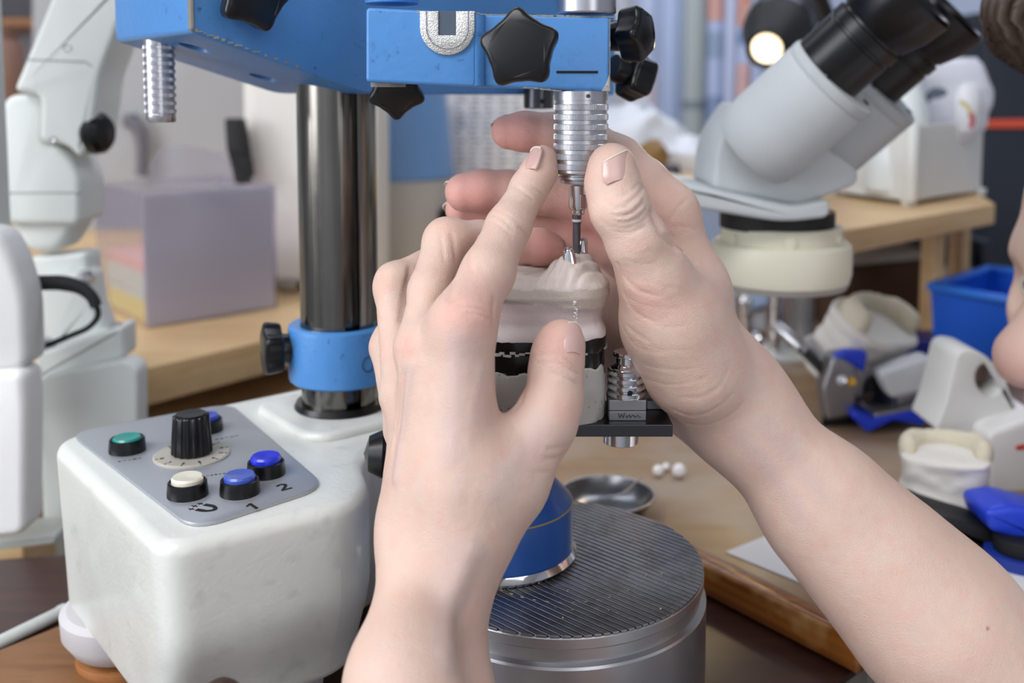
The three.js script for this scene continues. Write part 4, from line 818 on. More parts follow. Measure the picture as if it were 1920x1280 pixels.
const Rw = [
  // thumb knuckle folds
  [0.00042, 0.0007, [1133, 378], [1150, 392], [1172, 386], [1196, 366], [1206, 350]], [0.00042, 0.0007, [1148, 404], [1168, 408], [1190, 396], [1208, 376]], [0.00036, 0.00065, [1150, 414], [1172, 418], [1196, 408], [1212, 392]],
  [0.0003, 0.0006, [1138, 366], [1160, 374], [1184, 358], [1200, 344]], [0.0003, 0.0006, [1146, 424], [1172, 430], [1200, 420], [1216, 404]], [0.0003, 0.0008, [1128, 412], [1150, 434], [1180, 438], [1210, 424]], [-0.0003, 0.0009, [1156, 398], [1178, 396], [1200, 378]], [-0.0003, 0.0009, [1160, 412], [1184, 408], [1208, 390]],
  // web between thumb and index
  [0.0011, 0.0018, [1216, 345], [1224, 400], [1242, 440], [1266, 462], [1290, 478]], [0.0005, 0.001, [1258, 450], [1280, 470], [1304, 490]], [0.0003, 0.0009, [1290, 372], [1270, 390], [1252, 420]], [0.0003, 0.001, [1262, 425], [1290, 425], [1305, 428]],
  // thenar folds
  [0.00042, 0.001, [1160, 496], [1172, 520], [1196, 545], [1232, 556]], [0.00036, 0.001, [1164, 508], [1168, 545], [1190, 585], [1225, 604]], [0.0003, 0.001, [1164, 520], [1160, 565], [1178, 612], [1215, 640]], [0.00020, 0.00082, [1158, 550], [1166, 610], [1196, 652], [1250, 662]],
  [0.00015, 0.00075, [1180, 560], [1220, 576], [1270, 578]], [0.00015, 0.00075, [1196, 600], [1240, 614], [1290, 612]], [0.00015, 0.00075, [1190, 640], [1240, 656], [1300, 656]], [0.00015, 0.00075, [1200, 680], [1250, 694], [1310, 690]], [0.00015, 0.00075, [1222, 715], [1270, 722], [1330, 705]], [0.00015, 0.00075, [1205, 525], [1245, 535], [1285, 545]],
  [0.00015, 0.00090, [1172, 470], [1195, 478], [1220, 470]], [0.00015, 0.00075, [1170, 486], [1200, 496], [1230, 492]],
  // wrist
  [0.00035, 0.00127, [1268, 770], [1300, 780], [1340, 768], [1372, 740]], [0.00025, 0.00105, [1292, 796], [1330, 796], [1365, 780], [1396, 752]], [0.00020, 0.00105, [1285, 745], [1320, 745], [1352, 722], [1370, 690]],
  // tendons and veins
[-0.00035, 0.0045, [1390, 815], [1440, 880], [1500, 960]], [-0.0003, 0.0045, [1430, 795], [1490, 860], [1540, 930]],
];
const Rg = grooves(Rf.smooth, Rw);
Rf.setRelief(Object.assign((x, y, z) => Rg(x, y, z), { near: (x, y, z, R) => { const g = Rg.near(x, y, z, R); return (X, Y, Z) => g(X, Y, Z) + 0.00012 * (n3(X * 420, Y * 420, Z * 420, 81) - 0.5) + 0.0006 * (n3(X * 60, Y * 60, Z * 60, 83) - 0.5); } }));

// ---- head and trunk
const nose = at(1886, 682, .53), hf = V(-0.97, -0.04, 0.07).normalize(), hr = V(0, 1, 0).cross(hf).negate().normalize(), hu = hr.clone().cross(hf).normalize();
if (hu.y < 0) hu.negate();
const hc = nose.clone().addScaledVector(hf, -0.112).addScaledVector(hu, 0.026);
const H = (r, u, f) => hc.clone().addScaledVector(hr, r).addScaledVector(hu, u).addScaledVector(hf, f);
const headBones = [
  [bone(H(0, 0.045, -0.02), H(0, 0.045, 0.012), 0.083, 0.079), 0.02], [bone(H(0, -0.01, 0.03), H(0, -0.055, 0.045), 0.062, 0.044), 0.03], [bone(H(0, -0.075, 0.062), H(0, -0.078, 0.066), 0.022, 0.02), 0.025],
  [bone(H(-0.042, -0.05, 0.02), H(-0.012, -0.078, 0.055), 0.024, 0.02), 0.02], [bone(H(0.042, -0.05, 0.02), H(0.012, -0.078, 0.055), 0.024, 0.02), 0.02],
  [bone(H(-0.035, -0.01, 0.065), H(-0.03, -0.014, 0.066), 0.02, 0.02), 0.02], [bone(H(0.035, -0.01, 0.065), H(0.03, -0.014, 0.066), 0.02, 0.02), 0.02],
  [bone(H(-0.03, 0.026, 0.076), H(0.03, 0.026, 0.076), 0.012, 0.012), 0.016],
  [bone(H(0, 0.018, 0.083), H(0, -0.02, 0.103), 0.008, 0.0125), 0.008], [bone(H(0, -0.024, 0.101), H(0, -0.025, 0.1015), 0.015, 0.0145), 0.007], [bone(H(-0.011, -0.028, 0.094), H(0.011, -0.028, 0.094), 0.009, 0.009), 0.006],
  [bone(H(-0.017, -0.0515, 0.085), H(0.017, -0.0515, 0.085), 0.006, 0.006), 0.006], [bone(H(-0.015, -0.061, 0.084), H(0.015, -0.061, 0.084), 0.0065, 0.0065), 0.005],
];
const ears = [-1, 1].flatMap((s) => [bone(H(s * 0.079, 0.02, -0.012), H(s * 0.076, -0.02, -0.004), 0.009, 0.006), bone(H(s * 0.086, 0.026, -0.024), H(s * 0.08, -0.012, -0.012), 0.005, 0.004)]);
const sL = V(0.345, 0.775, -0.335), sR = V(0.43, 0.80, -0.60), eL = V(0.045, 0.69, -0.19), eR = V(0.235, 0.735, -0.375), nb = H(0.0, -0.1, -0.075), ch = V(0.45, 0.72, -0.46), pe = V(0.6, 0.5, -0.45);
const trunk = [
  [bone(H(0, -0.02, -0.035), nb, 0.056, 0.054), 0.03], [bone(nb, V(0.44, 0.8, -0.48), 0.054, 0.07), 0.04], [bone(sL, V(0.44, 0.79, -0.47), 0.048, 0.07), 0.05], [bone(sR, V(0.44, 0.79, -0.47), 0.048, 0.07), 0.05],
  [bone(V(0.44, 0.76, -0.40), V(0.55, 0.58, -0.40), 0.095, 0.09), 0.06], [bone(V(0.455, 0.76, -0.53), V(0.55, 0.58, -0.51), 0.095, 0.09), 0.06], [bone(V(0.58, 0.53, -0.40), V(0.58, 0.53, -0.50), 0.11, 0.11), 0.06],
  [bone(sL, eL, 0.045, 0.033), 0.02], [bone(sR, eR, 0.045, 0.037), 0.02],
  [bone(V(0.57, 0.49, -0.37), V(0.26, 0.46, -0.30), 0.08, 0.06), 0.04], [bone(V(0.57, 0.49, -0.52), V(0.26, 0.46, -0.56), 0.08, 0.06), 0.04],
  [bone(V(0.26, 0.46, -0.30), V(0.33, 0.09, -0.29), 0.058, 0.04), 0.03], [bone(V(0.26, 0.46, -0.56), V(0.33, 0.09, -0.56), 0.058, 0.04), 0.03], [bone(V(0.34, 0.05, -0.29), V(0.2, 0.03, -0.28), 0.045, 0.03), 0.02], [bone(V(0.34, 0.05, -0.56), V(0.2, 0.03, -0.57), 0.045, 0.03), 0.02],
];
const sockets = [-1, 1].map((s) => ball(H(s * 0.031, 0.008, 0.088), 0.0125));
const headF = (x, y, z) => {
  let d = 1; for (const [b, k] of headBones) { const e = b(x, y, z); d = d === 1 ? e : smin(d, e, k); }
  for (const s of sockets) d = smax(d, -s(x, y, z), 0.008);
  for (const e of ears) d = smin(d, e(x, y, z), 0.005);
  return smin(d, trunk[0][0](x, y, z), 0.03);
};
const bodyF = (x, y, z) => { let d = 1; for (const [b, k] of trunk) { const e = b(x, y, z); d = d === 1 ? e : smin(d, e, k); } return d; };
const person = thing('person', 'person leaning in, bare forearms, both hands steadying the handpiece and plaster model', 'person', V(0.5, 0, -0.45));
{
  const spotL = [
    [at(905, 560, .33), 0.022, 0.35, SK.pink], [hit(Lf.smooth, 850, 590), 0.015, 0.6, SK.pink], [hit(Lf.smooth, 920, 590), 0.01, 0.6, SK.pink], [hit(Lf.smooth, 762, 645), 0.008, 0.6, SK.pink], [hit(Lf.smooth, 832, 420), 0.008, 0.3, SK.pink], [at(1015, 300, .382), 0.012, 0.6, SK.pink], [at(1050, 640, .352), 0.016, 0.65, SK.pink], [at(1030, 463, .39), 0.022, 1, SK.red], [at(1060, 650, .345), 0.012, 0.3, SK.red],
    [hit(Lf.smooth, 1060, 770), 0.012, 0.4, SK.pink], [hit(Lf.smooth, 985, 730), 0.008, 0.5, SK.pink], [hit(Lf.smooth, 715, 530), 0.008, 0.4, SK.pink], [hit(Lf.smooth, 755, 720), 0.003, 0.5, SK.red], [hit(Lf.smooth, 945, 850), 0.004, 0.4, SK.pink], [at(800, 1250, .3), 0.06, 0.25, SK.pale],
  ];
  const spotR = [
    [at(1108, 395, .372), 0.011, 0.7, SK.red], [at(1130, 330, .37), 0.014, 0.5, SK.pink], [at(960, 250, .407), 0.026, 1, SK.pink], [at(960, 255, .407), 0.022, 0.75, SK.red], [at(890, 370, .41), 0.032, 1, SK.pink], [at(880, 372, .41), 0.018, 0.7, SK.red], [at(875, 400, .425), 0.024, 0.9, SK.red], [at(1090, 420, .42), 0.04, 0.9, SK.red], [at(1230, 400, .39), 0.03, 0.4, SK.pink],
    [hit(Rf.smooth, 1210, 570), 0.014, 0.55, SK.pink], [hit(Rf.smooth, 1265, 580), 0.012, 0.4, SK.pink], [hit(Rf.smooth, 1330, 560), 0.009, 0.3, SK.pink], [hit(Rf.smooth, 1166, 400), 0.01, 0.2, SK.pale], [hit(Rf.smooth, 1852, 1178), 0.0012, 1, [0.35, 0.12, 0.06]], [hit(Rf.smooth, 1462, 722), 0.001, 0.8, SK.red], [hit(Rf.smooth, 1240, 640), 0.03, 0.25, SK.pale],
  ];
  const box = (pairs, m) => { const lo = V(9, 9, 9), hi = V(-9, -9, -9); for (const q of pairs) { lo.min(q.p.clone().subScalar(q.r + m)); hi.max(q.p.clone().addScalar(q.r + m)); } return [lo, hi]; };
  const lb = box([...L.palm.flat(), ...L.fingers.flat()], 0.004), rb = box([...Rr.palm.flat(), ...Rr.fingers.flat()], 0.004);
  const gl = nets(Lf, lb[0], lb[1], 0.0008, { color: skinColor(spotL, (x, y, z) => Math.min(0, Lg(x, y, z))), slack: 0.001, eps: 0.0005 });
  const gr = nets(Rf, rb[0], rb[1], 0.0008, { color: skinColor(spotR, (x, y, z) => Math.min(0, Rg(x, y, z))), slack: 0.001, eps: 0.0005 });
  const hcol = skinColor([[nose, 0.035, 0.55, SK.pink], [H(-0.045, -0.02, 0.06), 0.04, 0.4, SK.pink], [H(0.045, -0.02, 0.06), 0.04, 0.4, SK.pink], [H(0, -0.056, 0.09), 0.017, 0.8, SK.red]]);
  const gh = nets(headF, H(0, 0, 0).subScalar(0.16), H(0, 0, 0).addScalar(0.16), 0.0025, { color: hcol, slack: 0.01 });
  const gb = nets(bodyF, V(-0.02, -0.01, -0.72), V(0.72, 1.02, -0.13), 0.008, { color: skinColor([]), slack: 0.03 });
  console.log('tris', gl.index.count / 3, gr.index.count / 3, gh.index.count / 3, gb.index.count / 3);
  const body = [gl, gr, gh, gb].map((g) => boxUV(g));
  part('body', mergeGeometries(body), skin, person);
  // clothing and hair
  const grow = (list, r, k) => (x, y, z) => { let d = 1; for (const b of list) { const e = b(x, y, z); d = d === 1 ? e : smin(d, e, k); } return d - r; };
  const cut = (b, a, t, ra, rb) => bone(a, a.clone().lerp(b, t), ra, rb);
  const shirtF = grow([...[2, 3, 4, 5, 6].map((i) => trunk[i][0]), cut(eL, sL, 0.62, 0.05, 0.043), cut(eR, sR, 0.62, 0.05, 0.045)], 0.008, 0.05);
  part('shirt', boxUV(nets(shirtF, V(0.1, 0.3, -0.75), V(0.75, 0.92, -0.15), 0.008, { slack: 0.03 })), M(0xdfe3e8, 0.85), person);
  part('trousers', boxUV(nets(grow(trunk.slice(9, 13).map((q) => q[0]).concat(bone(V(0.58, 0.5, -0.40), V(0.58, 0.5, -0.50), 0.11, 0.11)), 0.008, 0.04), V(0.1, 0.05, -0.7), V(0.75, 0.68, -0.15), 0.009, { slack: 0.03 })), M(0x27344a, 0.85), person);
  // hair: a cap of locks that falls forward over the brow
  const hairF = (x, y, z) => {
    let d = smin(ball(H(0, 0.053, -0.022), 0.0905)(x, y, z), bone(H(0, 0.02, -0.06), H(0, -0.03, -0.065), 0.07, 0.05)(x, y, z), 0.03);
    d = smin(d, bone(H(-0.035, 0.118, -0.01), H(-0.02, 0.148, 0.075), 0.034, 0.026)(x, y, z), 0.03); d = smin(d, bone(H(0.035, 0.118, -0.01), H(0.022, 0.15, 0.082), 0.034, 0.024)(x, y, z), 0.03); d = smin(d, bone(H(0, 0.15, 0.06), H(0, 0.158, 0.108), 0.024, 0.014)(x, y, z), 0.02);
    d = smax(d, -bone(H(0, 0.035, 0.09), H(0, -0.08, 0.1), 0.05, 0.075)(x, y, z), 0.01);
    const a = n3(x * 60, y * 60, z * 60, 91) * 6; return d + 0.0022 * Math.sin(a + (x * 0.3 + z) * 900) + 0.0035 * (n3(x * 120, y * 40, z * 120, 93) - 0.5);
  };
  part('hair', boxUV(nets(hairF, H(0, 0, 0).subScalar(0.21), H(0, 0, 0).addScalar(0.21), 0.0022, { slack: 0.01 })), M(0x3a2a20, 0.55, 0, { sheen: 0.3, sheenColor: new THREE.Color(0x8a6a50) }), person, 'short dark brown hair');
  for (const s of [-1, 1]) {
    part('eyebrow', boxUV(nets(bone(H(s * 0.014, 0.027, 0.091), H(s * 0.045, 0.029, 0.078), 0.0032, 0.0022), H(s * 0.03, 0.028, 0.085).subScalar(0.03), H(s * 0.03, 0.028, 0.085).addScalar(0.03), 0.001)), M(0x33241b, 0.8), person);
    const eye = part('eye', new THREE.SphereGeometry(0.0118, 32, 20).translate(...H(s * 0.031, 0.008, 0.0725).toArray()), M(0xe8e4de, 0.15), person);
    const gz = V(0.03, 0.93, -0.39).sub(H(s * 0.031, 0.008, 0.0725)).normalize();
    part('iris', lathe([[0, 0.0119], [0.003, 0.0117], [0.0055, 0.0108]], H(s * 0.031, 0.008, 0.0725), gz), M(0x3d2b1c, 0.2), eye);
  }
  // fingernails: slightly arched plates laid on the fingertip, with a free pale edge
  const nailM = M(0xd0aca3, 0.28, 0, { clearcoat: 0.5, clearcoatRoughness: 0.25 }), tipM = M(0xe9dccd, 0.4);
  const nail = (field, tip, base, w, aimAt, label, skew = 0) => {
    // tip and base: points on the skin; w: width in metres; aimAt: outward direction
    const lv = tip.clone().sub(base), Ln = lv.length(), u = lv.clone().normalize(), nrm = aimAt.clone().addScaledVector(u, -aimAt.dot(u)).normalize(), b = u.clone().cross(nrm).normalize();
    const nu = 14, nv = 12, pos = [], idx = [], arch = w * 0.2;
    for (let i = 0; i <= nv; i++) for (let j = 0; j <= nu; j++) {
      const t = i / nv, s = j / nu * 2 - 1, round = t < 0.35 ? Math.sqrt(1 - ((0.35 - t) / 0.35) ** 2 * 0.55) : 1 - (skew ? 0.03 : 0.22) * Math.max(0, (t - 0.72) / 0.28) ** 2;
      let q = base.clone().addScaledVector(u, Ln * (t - (t < 0.2 ? 0.04 * s * s : 0)) + skew * s * (0.35 + 0.65 * t) + (skew ? 0 : -0.0011 * s * s * t)).addScaledVector(b, s * round * w / 2);
      const lift = arch * (1 - s * s) - arch * 0.55;
      // settle onto the skin along the nail's normal
      let h = 0.004; for (let k = 0; k < 30; k++) { const p = q.clone().addScaledVector(nrm, h), f = field(p.x, p.y, p.z); if (f < 0.00003) break; h -= f * 0.8; if (h < -0.005) break; }
      const flatH = lift, hh = Math.max(Math.min(h, flatH + 0.0012), flatH - 0.0012) * 0.6 + flatH * 0.4;
      q.addScaledVector(nrm, hh + 0.00012 + 0.0005 * t * t + 0.00022 * Math.sin(Math.PI * Math.min(1, t * 1.2)) * (1 - s * s));
      pos.push(q.x, q.y, q.z);
    }
    const W1 = nu + 1; for (let i = 0; i < nv; i++) for (let j = 0; j < nu; j++) { const a = i * W1 + j; idx.push(a, a + 1, a + W1, a + 1, a + W1 + 1, a + W1); }
    // thickness: a second layer underneath
    const n0 = pos.length / 3; for (let i = 0; i < n0; i++) pos.push(pos[i * 3] - nrm.x * 0.0005, pos[i * 3 + 1] - nrm.y * 0.0005, pos[i * 3 + 2] - nrm.z * 0.0005);
    const q0 = idx.length; for (let i = 0; i < q0; i += 3) idx.push(n0 + idx[i], n0 + idx[i + 2], n0 + idx[i + 1]);
    const rim = (a, c) => idx.push(a, c, n0 + a, c, n0 + c, n0 + a);
    for (let j = 0; j < nu; j++) { rim(j + 1, j); rim(nv * W1 + j, nv * W1 + j + 1); } for (let i = 0; i < nv; i++) { rim(i * W1, (i + 1) * W1); rim((i + 1) * W1 + nu, i * W1 + nu); }
    const g = new THREE.BufferGeometry(); g.setAttribute('position', new THREE.Float32BufferAttribute(pos, 3)); g.setIndex(idx); g.computeVertexNormals(); g.setAttribute('uv', new THREE.Float32BufferAttribute(new Float32Array(pos.length / 3 * 2), 2));
    const nl = part('fingernail', creased(g.toNonIndexed(), 0.8), nailM, person, label);
    const e0 = [], row = nv * W1; for (let j = 0; j <= nu; j += 2) e0.push(V(pos[(row + j) * 3], pos[(row + j) * 3 + 1], pos[(row + j) * 3 + 2]).addScaledVector(nrm, -0.0001));
    part('nail_edge', tube(e0, 0.00034, 24, 6), tipM, nl);
  };
  const out = (f, p) => { const e = 0.0006; return V(f(p.x + e, p.y, p.z) - f(p.x - e, p.y, p.z), f(p.x, p.y + e, p.z) - f(p.x, p.y - e, p.z), f(p.x, p.y, p.z + e) - f(p.x, p.y, p.z - e)).normalize(); };
  const nailPx = (f, t, b, w, tilt, label, skew) => { const a = hit(f, ...t), c = hit(f, ...b); if (!a || !c) { console.log('nail missed', label); return; } const m = a.clone().add(c).multiplyScalar(0.5); const n = out(f, m); if (tilt) n.add(tilt).normalize(); nail(f, a, c, w, n, label, skew); };
  nailPx(Rf.smooth, [1156, 291], [1158, 338], 0.0098, V(0.4, 0.1, 0), 'broad nail of the right thumb', 0.0032);
  nailPx(Lf.smooth, [1077, 607], [1080, 662], 0.0098, V(0.6, 0.15, 0.1), 'short nail of the left thumb');
  nailPx(Lf.smooth, [1005, 278], [991, 317], 0.0078, V(-1.7, 0.6, -0.2), 'nail of the left index finger seen from the side');
  // nails seen edge-on on the far fingertips
  const side = (f, tipP, baseP, w, n, label) => nail(f, tipP, baseP, w, n, label);
  const zb = (x, y, d) => at(x, y, d);
  side(Rf.smooth, zb(922, 236, .421), zb(948, 219, .423), 0.009, V(-0.35, 0.75, -0.6).normalize(), 'nail edge of the right index finger');
  side(Rf.smooth, zb(836, 346, .425), zb(866, 335, .427), 0.0092, V(-0.3, 0.8, -0.55).normalize(), 'nail edge of the right middle finger');
  side(Rf.smooth, zb(833, 388, .438), zb(848, 372, .442), 0.008, V(-0.6, 0.6, -0.55).normalize(), 'nail edge of the right ring finger');
  side(Lf.smooth, zb(1058, 462, .403), zb(1040, 440, .405), 0.0085, V(0.5, 0.6, -0.6).normalize(), 'nail edge of the left middle finger');
}

// ---------------------------------------------------------------- around and behind
const px2 = (n, z) => n * -z / F;                 // pixels to metres at the plane z
{ // duplicating mill on the left
  const z = -0.66, t = thing('copy_mill', 'tall pale grey copy milling unit with tilted head arm at the left edge', 'copy mill', V(-0.27, 0.74, z - 0.05));
  part('lower_block', boxUV(slab([[72, 706, 8], [236, 676, 24], [258, 692, 20], [258, 1010, 8], [80, 1010, 8]], z + 0.03, 0.02, 0.006)), mt.plastic, t);
  part('mounting_plate', boxUV(slab([[66, 664, 4], [230, 610, 6], [232, 672, 6], [66, 714, 4]], z + 0.02, 0.025, 0.003)), mt.plastic, t);
  part('bracket_block', boxUV(slab([[70, 520, 6], [168, 506, 8], [176, 572, 20], [208, 645, 6], [66, 692, 4]], z, 0.025, 0.005)), mt.plastic, t);
  part('clamp_block', boxUV(slab([[50, 482, 6], [164, 472, 8], [166, 578, 6], [56, 584, 6]], z - 0.01, 0.025, 0.004)), mt.plastic, t);
  part('neck', boxUV(slab([[4, 404, 6], [150, 404, 8], [110, 474, 6], [52, 474, 6]], z - 0.005, 0.035, 0.012)), mt.plastic, t);
  part('head_body', boxUV(slab([[2, 176, 34], [84, 178, 6], [80, 272, 4], [120, 276, 4], [150, 330, 10], [150, 422, 10], [4, 422, 10]], z + 0.002, 0.042, 0.012)), mt.plastic, t);
  const arm = part('head_arm', boxUV(slab([[22, 172, 4], [118, -60, 4], [262, -60, 4], [186, 140, 20], [170, 262, 50], [150, 300, 36], [124, 272, 4], [72, 268, 4], [74, 178, 4]], z + 0.012, 0.045, 0.008)), mt.plastic, t, 'pale grey tilted head arm');
  const k = atZ(172, 250, z + 0.004);
  part('arm_knob', lathe([[0, 0], [px2(36, z), 0], [px2(40, z), 0.003], [px2(38, z), 0.008], [px2(30, z), 0.011], [0, 0.012]], k.clone().add(V(-0.002, 0, -0.004)), V(0.97, 0.02, 0.24)), mt.black, t, 'black round knob');
  part('screw', lathe([[0, 0], [0.0025, 0], [0.002, 0.0012], [0, 0.0008]], atZ(125, 90, z + 0.012), V(0, 0, 1)), mt.steel, t);
  part('screw', lathe([[0, 0], [0.002, 0], [0.0016, 0.0012], [0, 0.0008]], atZ(99, 262, z + 0.012), V(0, 0, 1)), mt.steel, t);
  for (const [x, y] of [[160, 516], [218, 614], [85, 642]]) part('bolt', [cyl(atZ(x, y + 14, z + 0.012), atZ(x, y, z + 0.012), 0.0062, 0.0062, 6), cyl(atZ(x, y, z + 0.012), atZ(x, y - 8, z + 0.012), 0.004)], mt.steel, t);
  part('panel_seam', slab([[8, 360], [150, 360], [150, 362.5], [8, 362.5]], z + 0.0026, 0.002, 0.0002), M(0x9aa09c, 0.6), t);
  part('panel_seam', slab([[48, 110], [160, 114], [172, 124], [172, 126.5], [160, 117], [48, 112.5]], z + 0.0126, 0.002, 0.0002), M(0x9aa09c, 0.6), arm);
}
{
  const z = -0.57, t = thing('milling_casing', 'white plastic casing with rounded shoulder at the left edge, holding a black cable', 'casing', V(-0.29, 0.74, z));
  part('upper_cover', boxUV(slab([[-120, 420, 10], [-10, 432, 20], [20, 480, 40], [44, 560, 20], [50, 692, 4], [-120, 702, 4]], z, 0.028, 0.006)), mt.offwhite, t);
  part('lower_cover', boxUV(slab([[-120, 702, 4], [42, 696, 10], [48, 760, 30], [46, 1004, 12], [-120, 1024, 4]], z + 0.006, 0.026, 0.005)), mt.white, t);
  part('foot_rail', slab([[-120, 1022], [60, 1006], [104, 1000], [104, 1020], [-120, 1046]], z - 0.02, 0.03, 0.002), mt.plastic, t);
  const z2 = z - 0.03, pts = [[40, 532], [80, 530], [120, 531], [152, 540], [172, 556], [180, 572]].map(([x, y]) => atZ(x, y, z2));
  const cv = new THREE.CatmullRomCurve3(pts), rings = [tube(pts, px2(11.5, z2), 60, 14)];
  for (let i = 0; i <= 26; i++) { const p = cv.getPointAt(i / 26), d = cv.getTangentAt(i / 26), r = px2(i < 14 ? 14.5 : 14.5 - (i - 14) * 0.35, z2); rings.push(cyl(p.clone().addScaledVector(d, -0.0009), p.clone().addScaledVector(d, 0.0009), r, r, 20)); }
  const b = tag(thing('black_cable', 'black cable leaving a ribbed strain relief and curving down behind the casing', 'cable', pts[0].clone()), null);
  part('strain_relief', rings, mt.rubber, b);
  part('cord', tube([[178, 566], [184, 590], [168, 612], [130, 630], [96, 644], [60, 660]].map(([x, y]) => atZ(x, y, z2 - 0.002)), px2(5.5, z2), 60, 10), mt.rubber, b);
  const pr = thing('post', 'narrow pale grey upright post at the far left edge', 'post', V(atZ(0, 520, -0.6).x, 0.76, -0.6));
  part('shaft', rbox(0.02, 0.4, 0.02, 0.002, V(atZ(6, 0, -0.6).x - 0.0155, 1.0, -0.6)), mt.plastic, pr);
}
{ // beech side table on the left with what stands on it
  const y = 0.8, t = thing('side_table', 'light beech side table with thick front edge behind the milling machine', 'table', V(-0.3, 0, -1.1));
  part('table_top', boxUV(prism([[-0.36, -0.6], [-0.105, -0.918], [0.12, -1.0], [0.12, -1.72], [-0.85, -1.72], [-0.85, -0.7]], y - 0.028, y, 0.0015)), mt.beech, t);
  part('shelf', boxUV(prism([[-0.36, -0.64], [-0.12, -0.93], [0.1, -1.02], [0.1, -1.6], [-0.8, -1.6], [-0.8, -0.72]], y - 0.07, y - 0.055, 0.001)), mt.beech, t);
  for (const [x, z] of [[-0.34, -0.66], [0.08, -1.05], [0.06, -1.6], [-0.78, -1.6], [-0.78, -0.75]]) part('leg', boxUV(rbox(0.045, y - 0.028, 0.045, 0.003, V(x, (y - 0.028) / 2, z))), mt.beech, t);
  // acrylic note box
  const K = on(273, 618, y), Rr2 = on(520, 578, y), Lr = on(186, 572, y), Bk = Rr2.clone().add(Lr).sub(K), h = 0.115;
  const box = thing('acrylic_box', 'clear acrylic box holding stacks of coloured note paper', 'box', K.clone());
  const wall = (a, b, hh, name) => { const d = b.clone().sub(a), L = Math.hypot(d.x, d.z); return part(name, rbox(L, hh, 0.002, 0.0006, null, 0, 2).rotateY(-Math.atan2(d.z, d.x)).translate((a.x + b.x) / 2, y + hh / 2 + 0.0005, (a.z + b.z) / 2), mt.acrylic, box); };
  wall(K, Rr2, h, 'front_wall'); wall(K, Lr, h, 'side_wall'); wall(Lr, Bk, h, 'back_wall'); wall(Rr2, Bk, h, 'side_wall');
  const tab = slab([[277, 345, 2], [277, 310, 20], [300, 276, 24], [352, 270, 24], [430, 288, 30], [440, 345, 2]], K.z - 0.02, 0.002, 0.0006);
  part('rounded_flap', tab, mt.acrylic, box);
  const inner = (s0, s1, y0, y1, inset = 0.06) => { const e = (p, q, k) => p.clone().lerp(q, k); const a = e(e(K, Rr2, inset), e(Lr, Bk, inset), inset), b = e(e(K, Rr2, s1), e(Lr, Bk, s1), inset), c = e(e(K, Rr2, s1), e(Lr, Bk, s1), 1 - inset), d = e(e(K, Rr2, inset), e(Lr, Bk, inset), 1 - inset); return prism([[a.x, a.z], [b.x, b.z], [c.x, c.z], [d.x, d.z]], y + y0, y + y1, 0.0008); };
  const stack = (n, label, c, y0, y1) => { const s = thing(n, label, 'paper stack', K.clone().add(V(0, y0, 0)), 'stacks of note paper in the acrylic box'); const cnt = Math.round((y1 - y0) / 0.003); for (let i = 0; i < cnt; i++) part('sheet_bundle', inner(0, 0.93, y0 + i * 0.003 + 0.0001, y0 + (i + 1) * 0.003 - 0.0002, 0.05 + 0.014 * rnd()), c, s); };
  stack('paper_stack', 'yellow note paper at the bottom of the acrylic box', M(0xe8dc7c, 0.85), 0.001, 0.019);
  stack('paper_stack', 'pale green note paper in the middle of the acrylic box', M(0xc8d8cc, 0.85), 0.019, 0.043);
  stack('paper_stack', 'pink note paper on top in the acrylic box', M(0xeab0b0, 0.85), 0.043, 0.055);
  const cd = thing('note_card', 'plain lavender grey card standing behind the front of the acrylic box', 'card', K.clone());
  { const a = K.clone().lerp(Rr2, 0.015).lerp(Lr, 0.02), b = Rr2.clone().lerp(K, 0.015).add(Lr.clone().sub(K).multiplyScalar(0.02)), d = b.clone().sub(a); part('card', rbox(Math.hypot(d.x, d.z), h * 0.97, 0.0012, 0.0004, null, 0, 1).rotateY(-Math.atan2(d.z, d.x)).translate((a.x + b.x) / 2, y + h * 0.485 + 0.0015, (a.z + b.z) / 2), M(0xe6e7ea, 0.8), cd); }
  // grey partition, white cabinet, black clip, hook, canister, printed pages
  const gp = thing('grey_partition', 'smooth grey partition panel rising behind the acrylic box', 'partition', V(-0.4, y, -1.45));
  part('panel', slab([[60, -130], [560, -130], [560, 505], [60, 505]], -1.45, 0.02, 0.002), mt.greyboard, gp);
  const wc = thing('white_cabinet', 'plain cream white cabinet standing behind the steel column', 'cabinet', V(atZ(580, 545, -1.02).x, y, -1.02));
  part('body', slab([[452, -40], [712, -40], [712, 532], [462, 532]], -1.0, 0.08, 0.004), mt.cabinet, wc);
  part('door', slab([[470, -30], [706, -30], [706, 524], [476, 524]], -0.996, 0.006, 0.0015), mt.cabinet, wc);
  part('foot', slab([[520, 530], [556, 530], [556, 546], [520, 546]], -0.992, 0.03, 0.001), mt.steel, wc);
  const cl = thing('black_clip', 'black plastic clip leaning against the white cabinet', 'clip', atZ(445, 335, -0.975));
  part('clip_body', slab([[420, 222, 4], [452, 222, 4], [460, 262, 6], [470, 334, 4], [438, 336, 4], [424, 280, 6]], -0.97, 0.018, 0.002), mt.blackmatt, cl);
  part('jaw', slab([[426, 280, 4], [466, 300, 4], [470, 345, 4], [440, 345, 4]], -0.966, 0.01, 0.002), mt.blackmatt, cl);
  const hk = thing('coat_hook', 'dark grey bent hook on the grey partition', 'hook', atZ(258, 300, -1.42));
  part('bar', tube([[238, 225], [258, 240], [266, 270], [266, 330]].map(([x, yy]) => atZ(x, yy, -1.43)), px2(11, -1.43), 40, 12), M(0x6a6a72, 0.6), hk);
  part('hook_plate', slab([[228, 214, 4], [250, 214, 4], [250, 238, 4], [228, 238, 4]], -1.435, 0.015, 0.002), M(0x74747c, 0.6), hk);
  const cz = -1.17, cp = atZ(742, 480, cz), can = thing('canister', 'blue and pale grey canister behind the steel column', 'canister', V(cp.x, y, cz));
  const yj = yAt(332, cz), R = px2(110, cz);
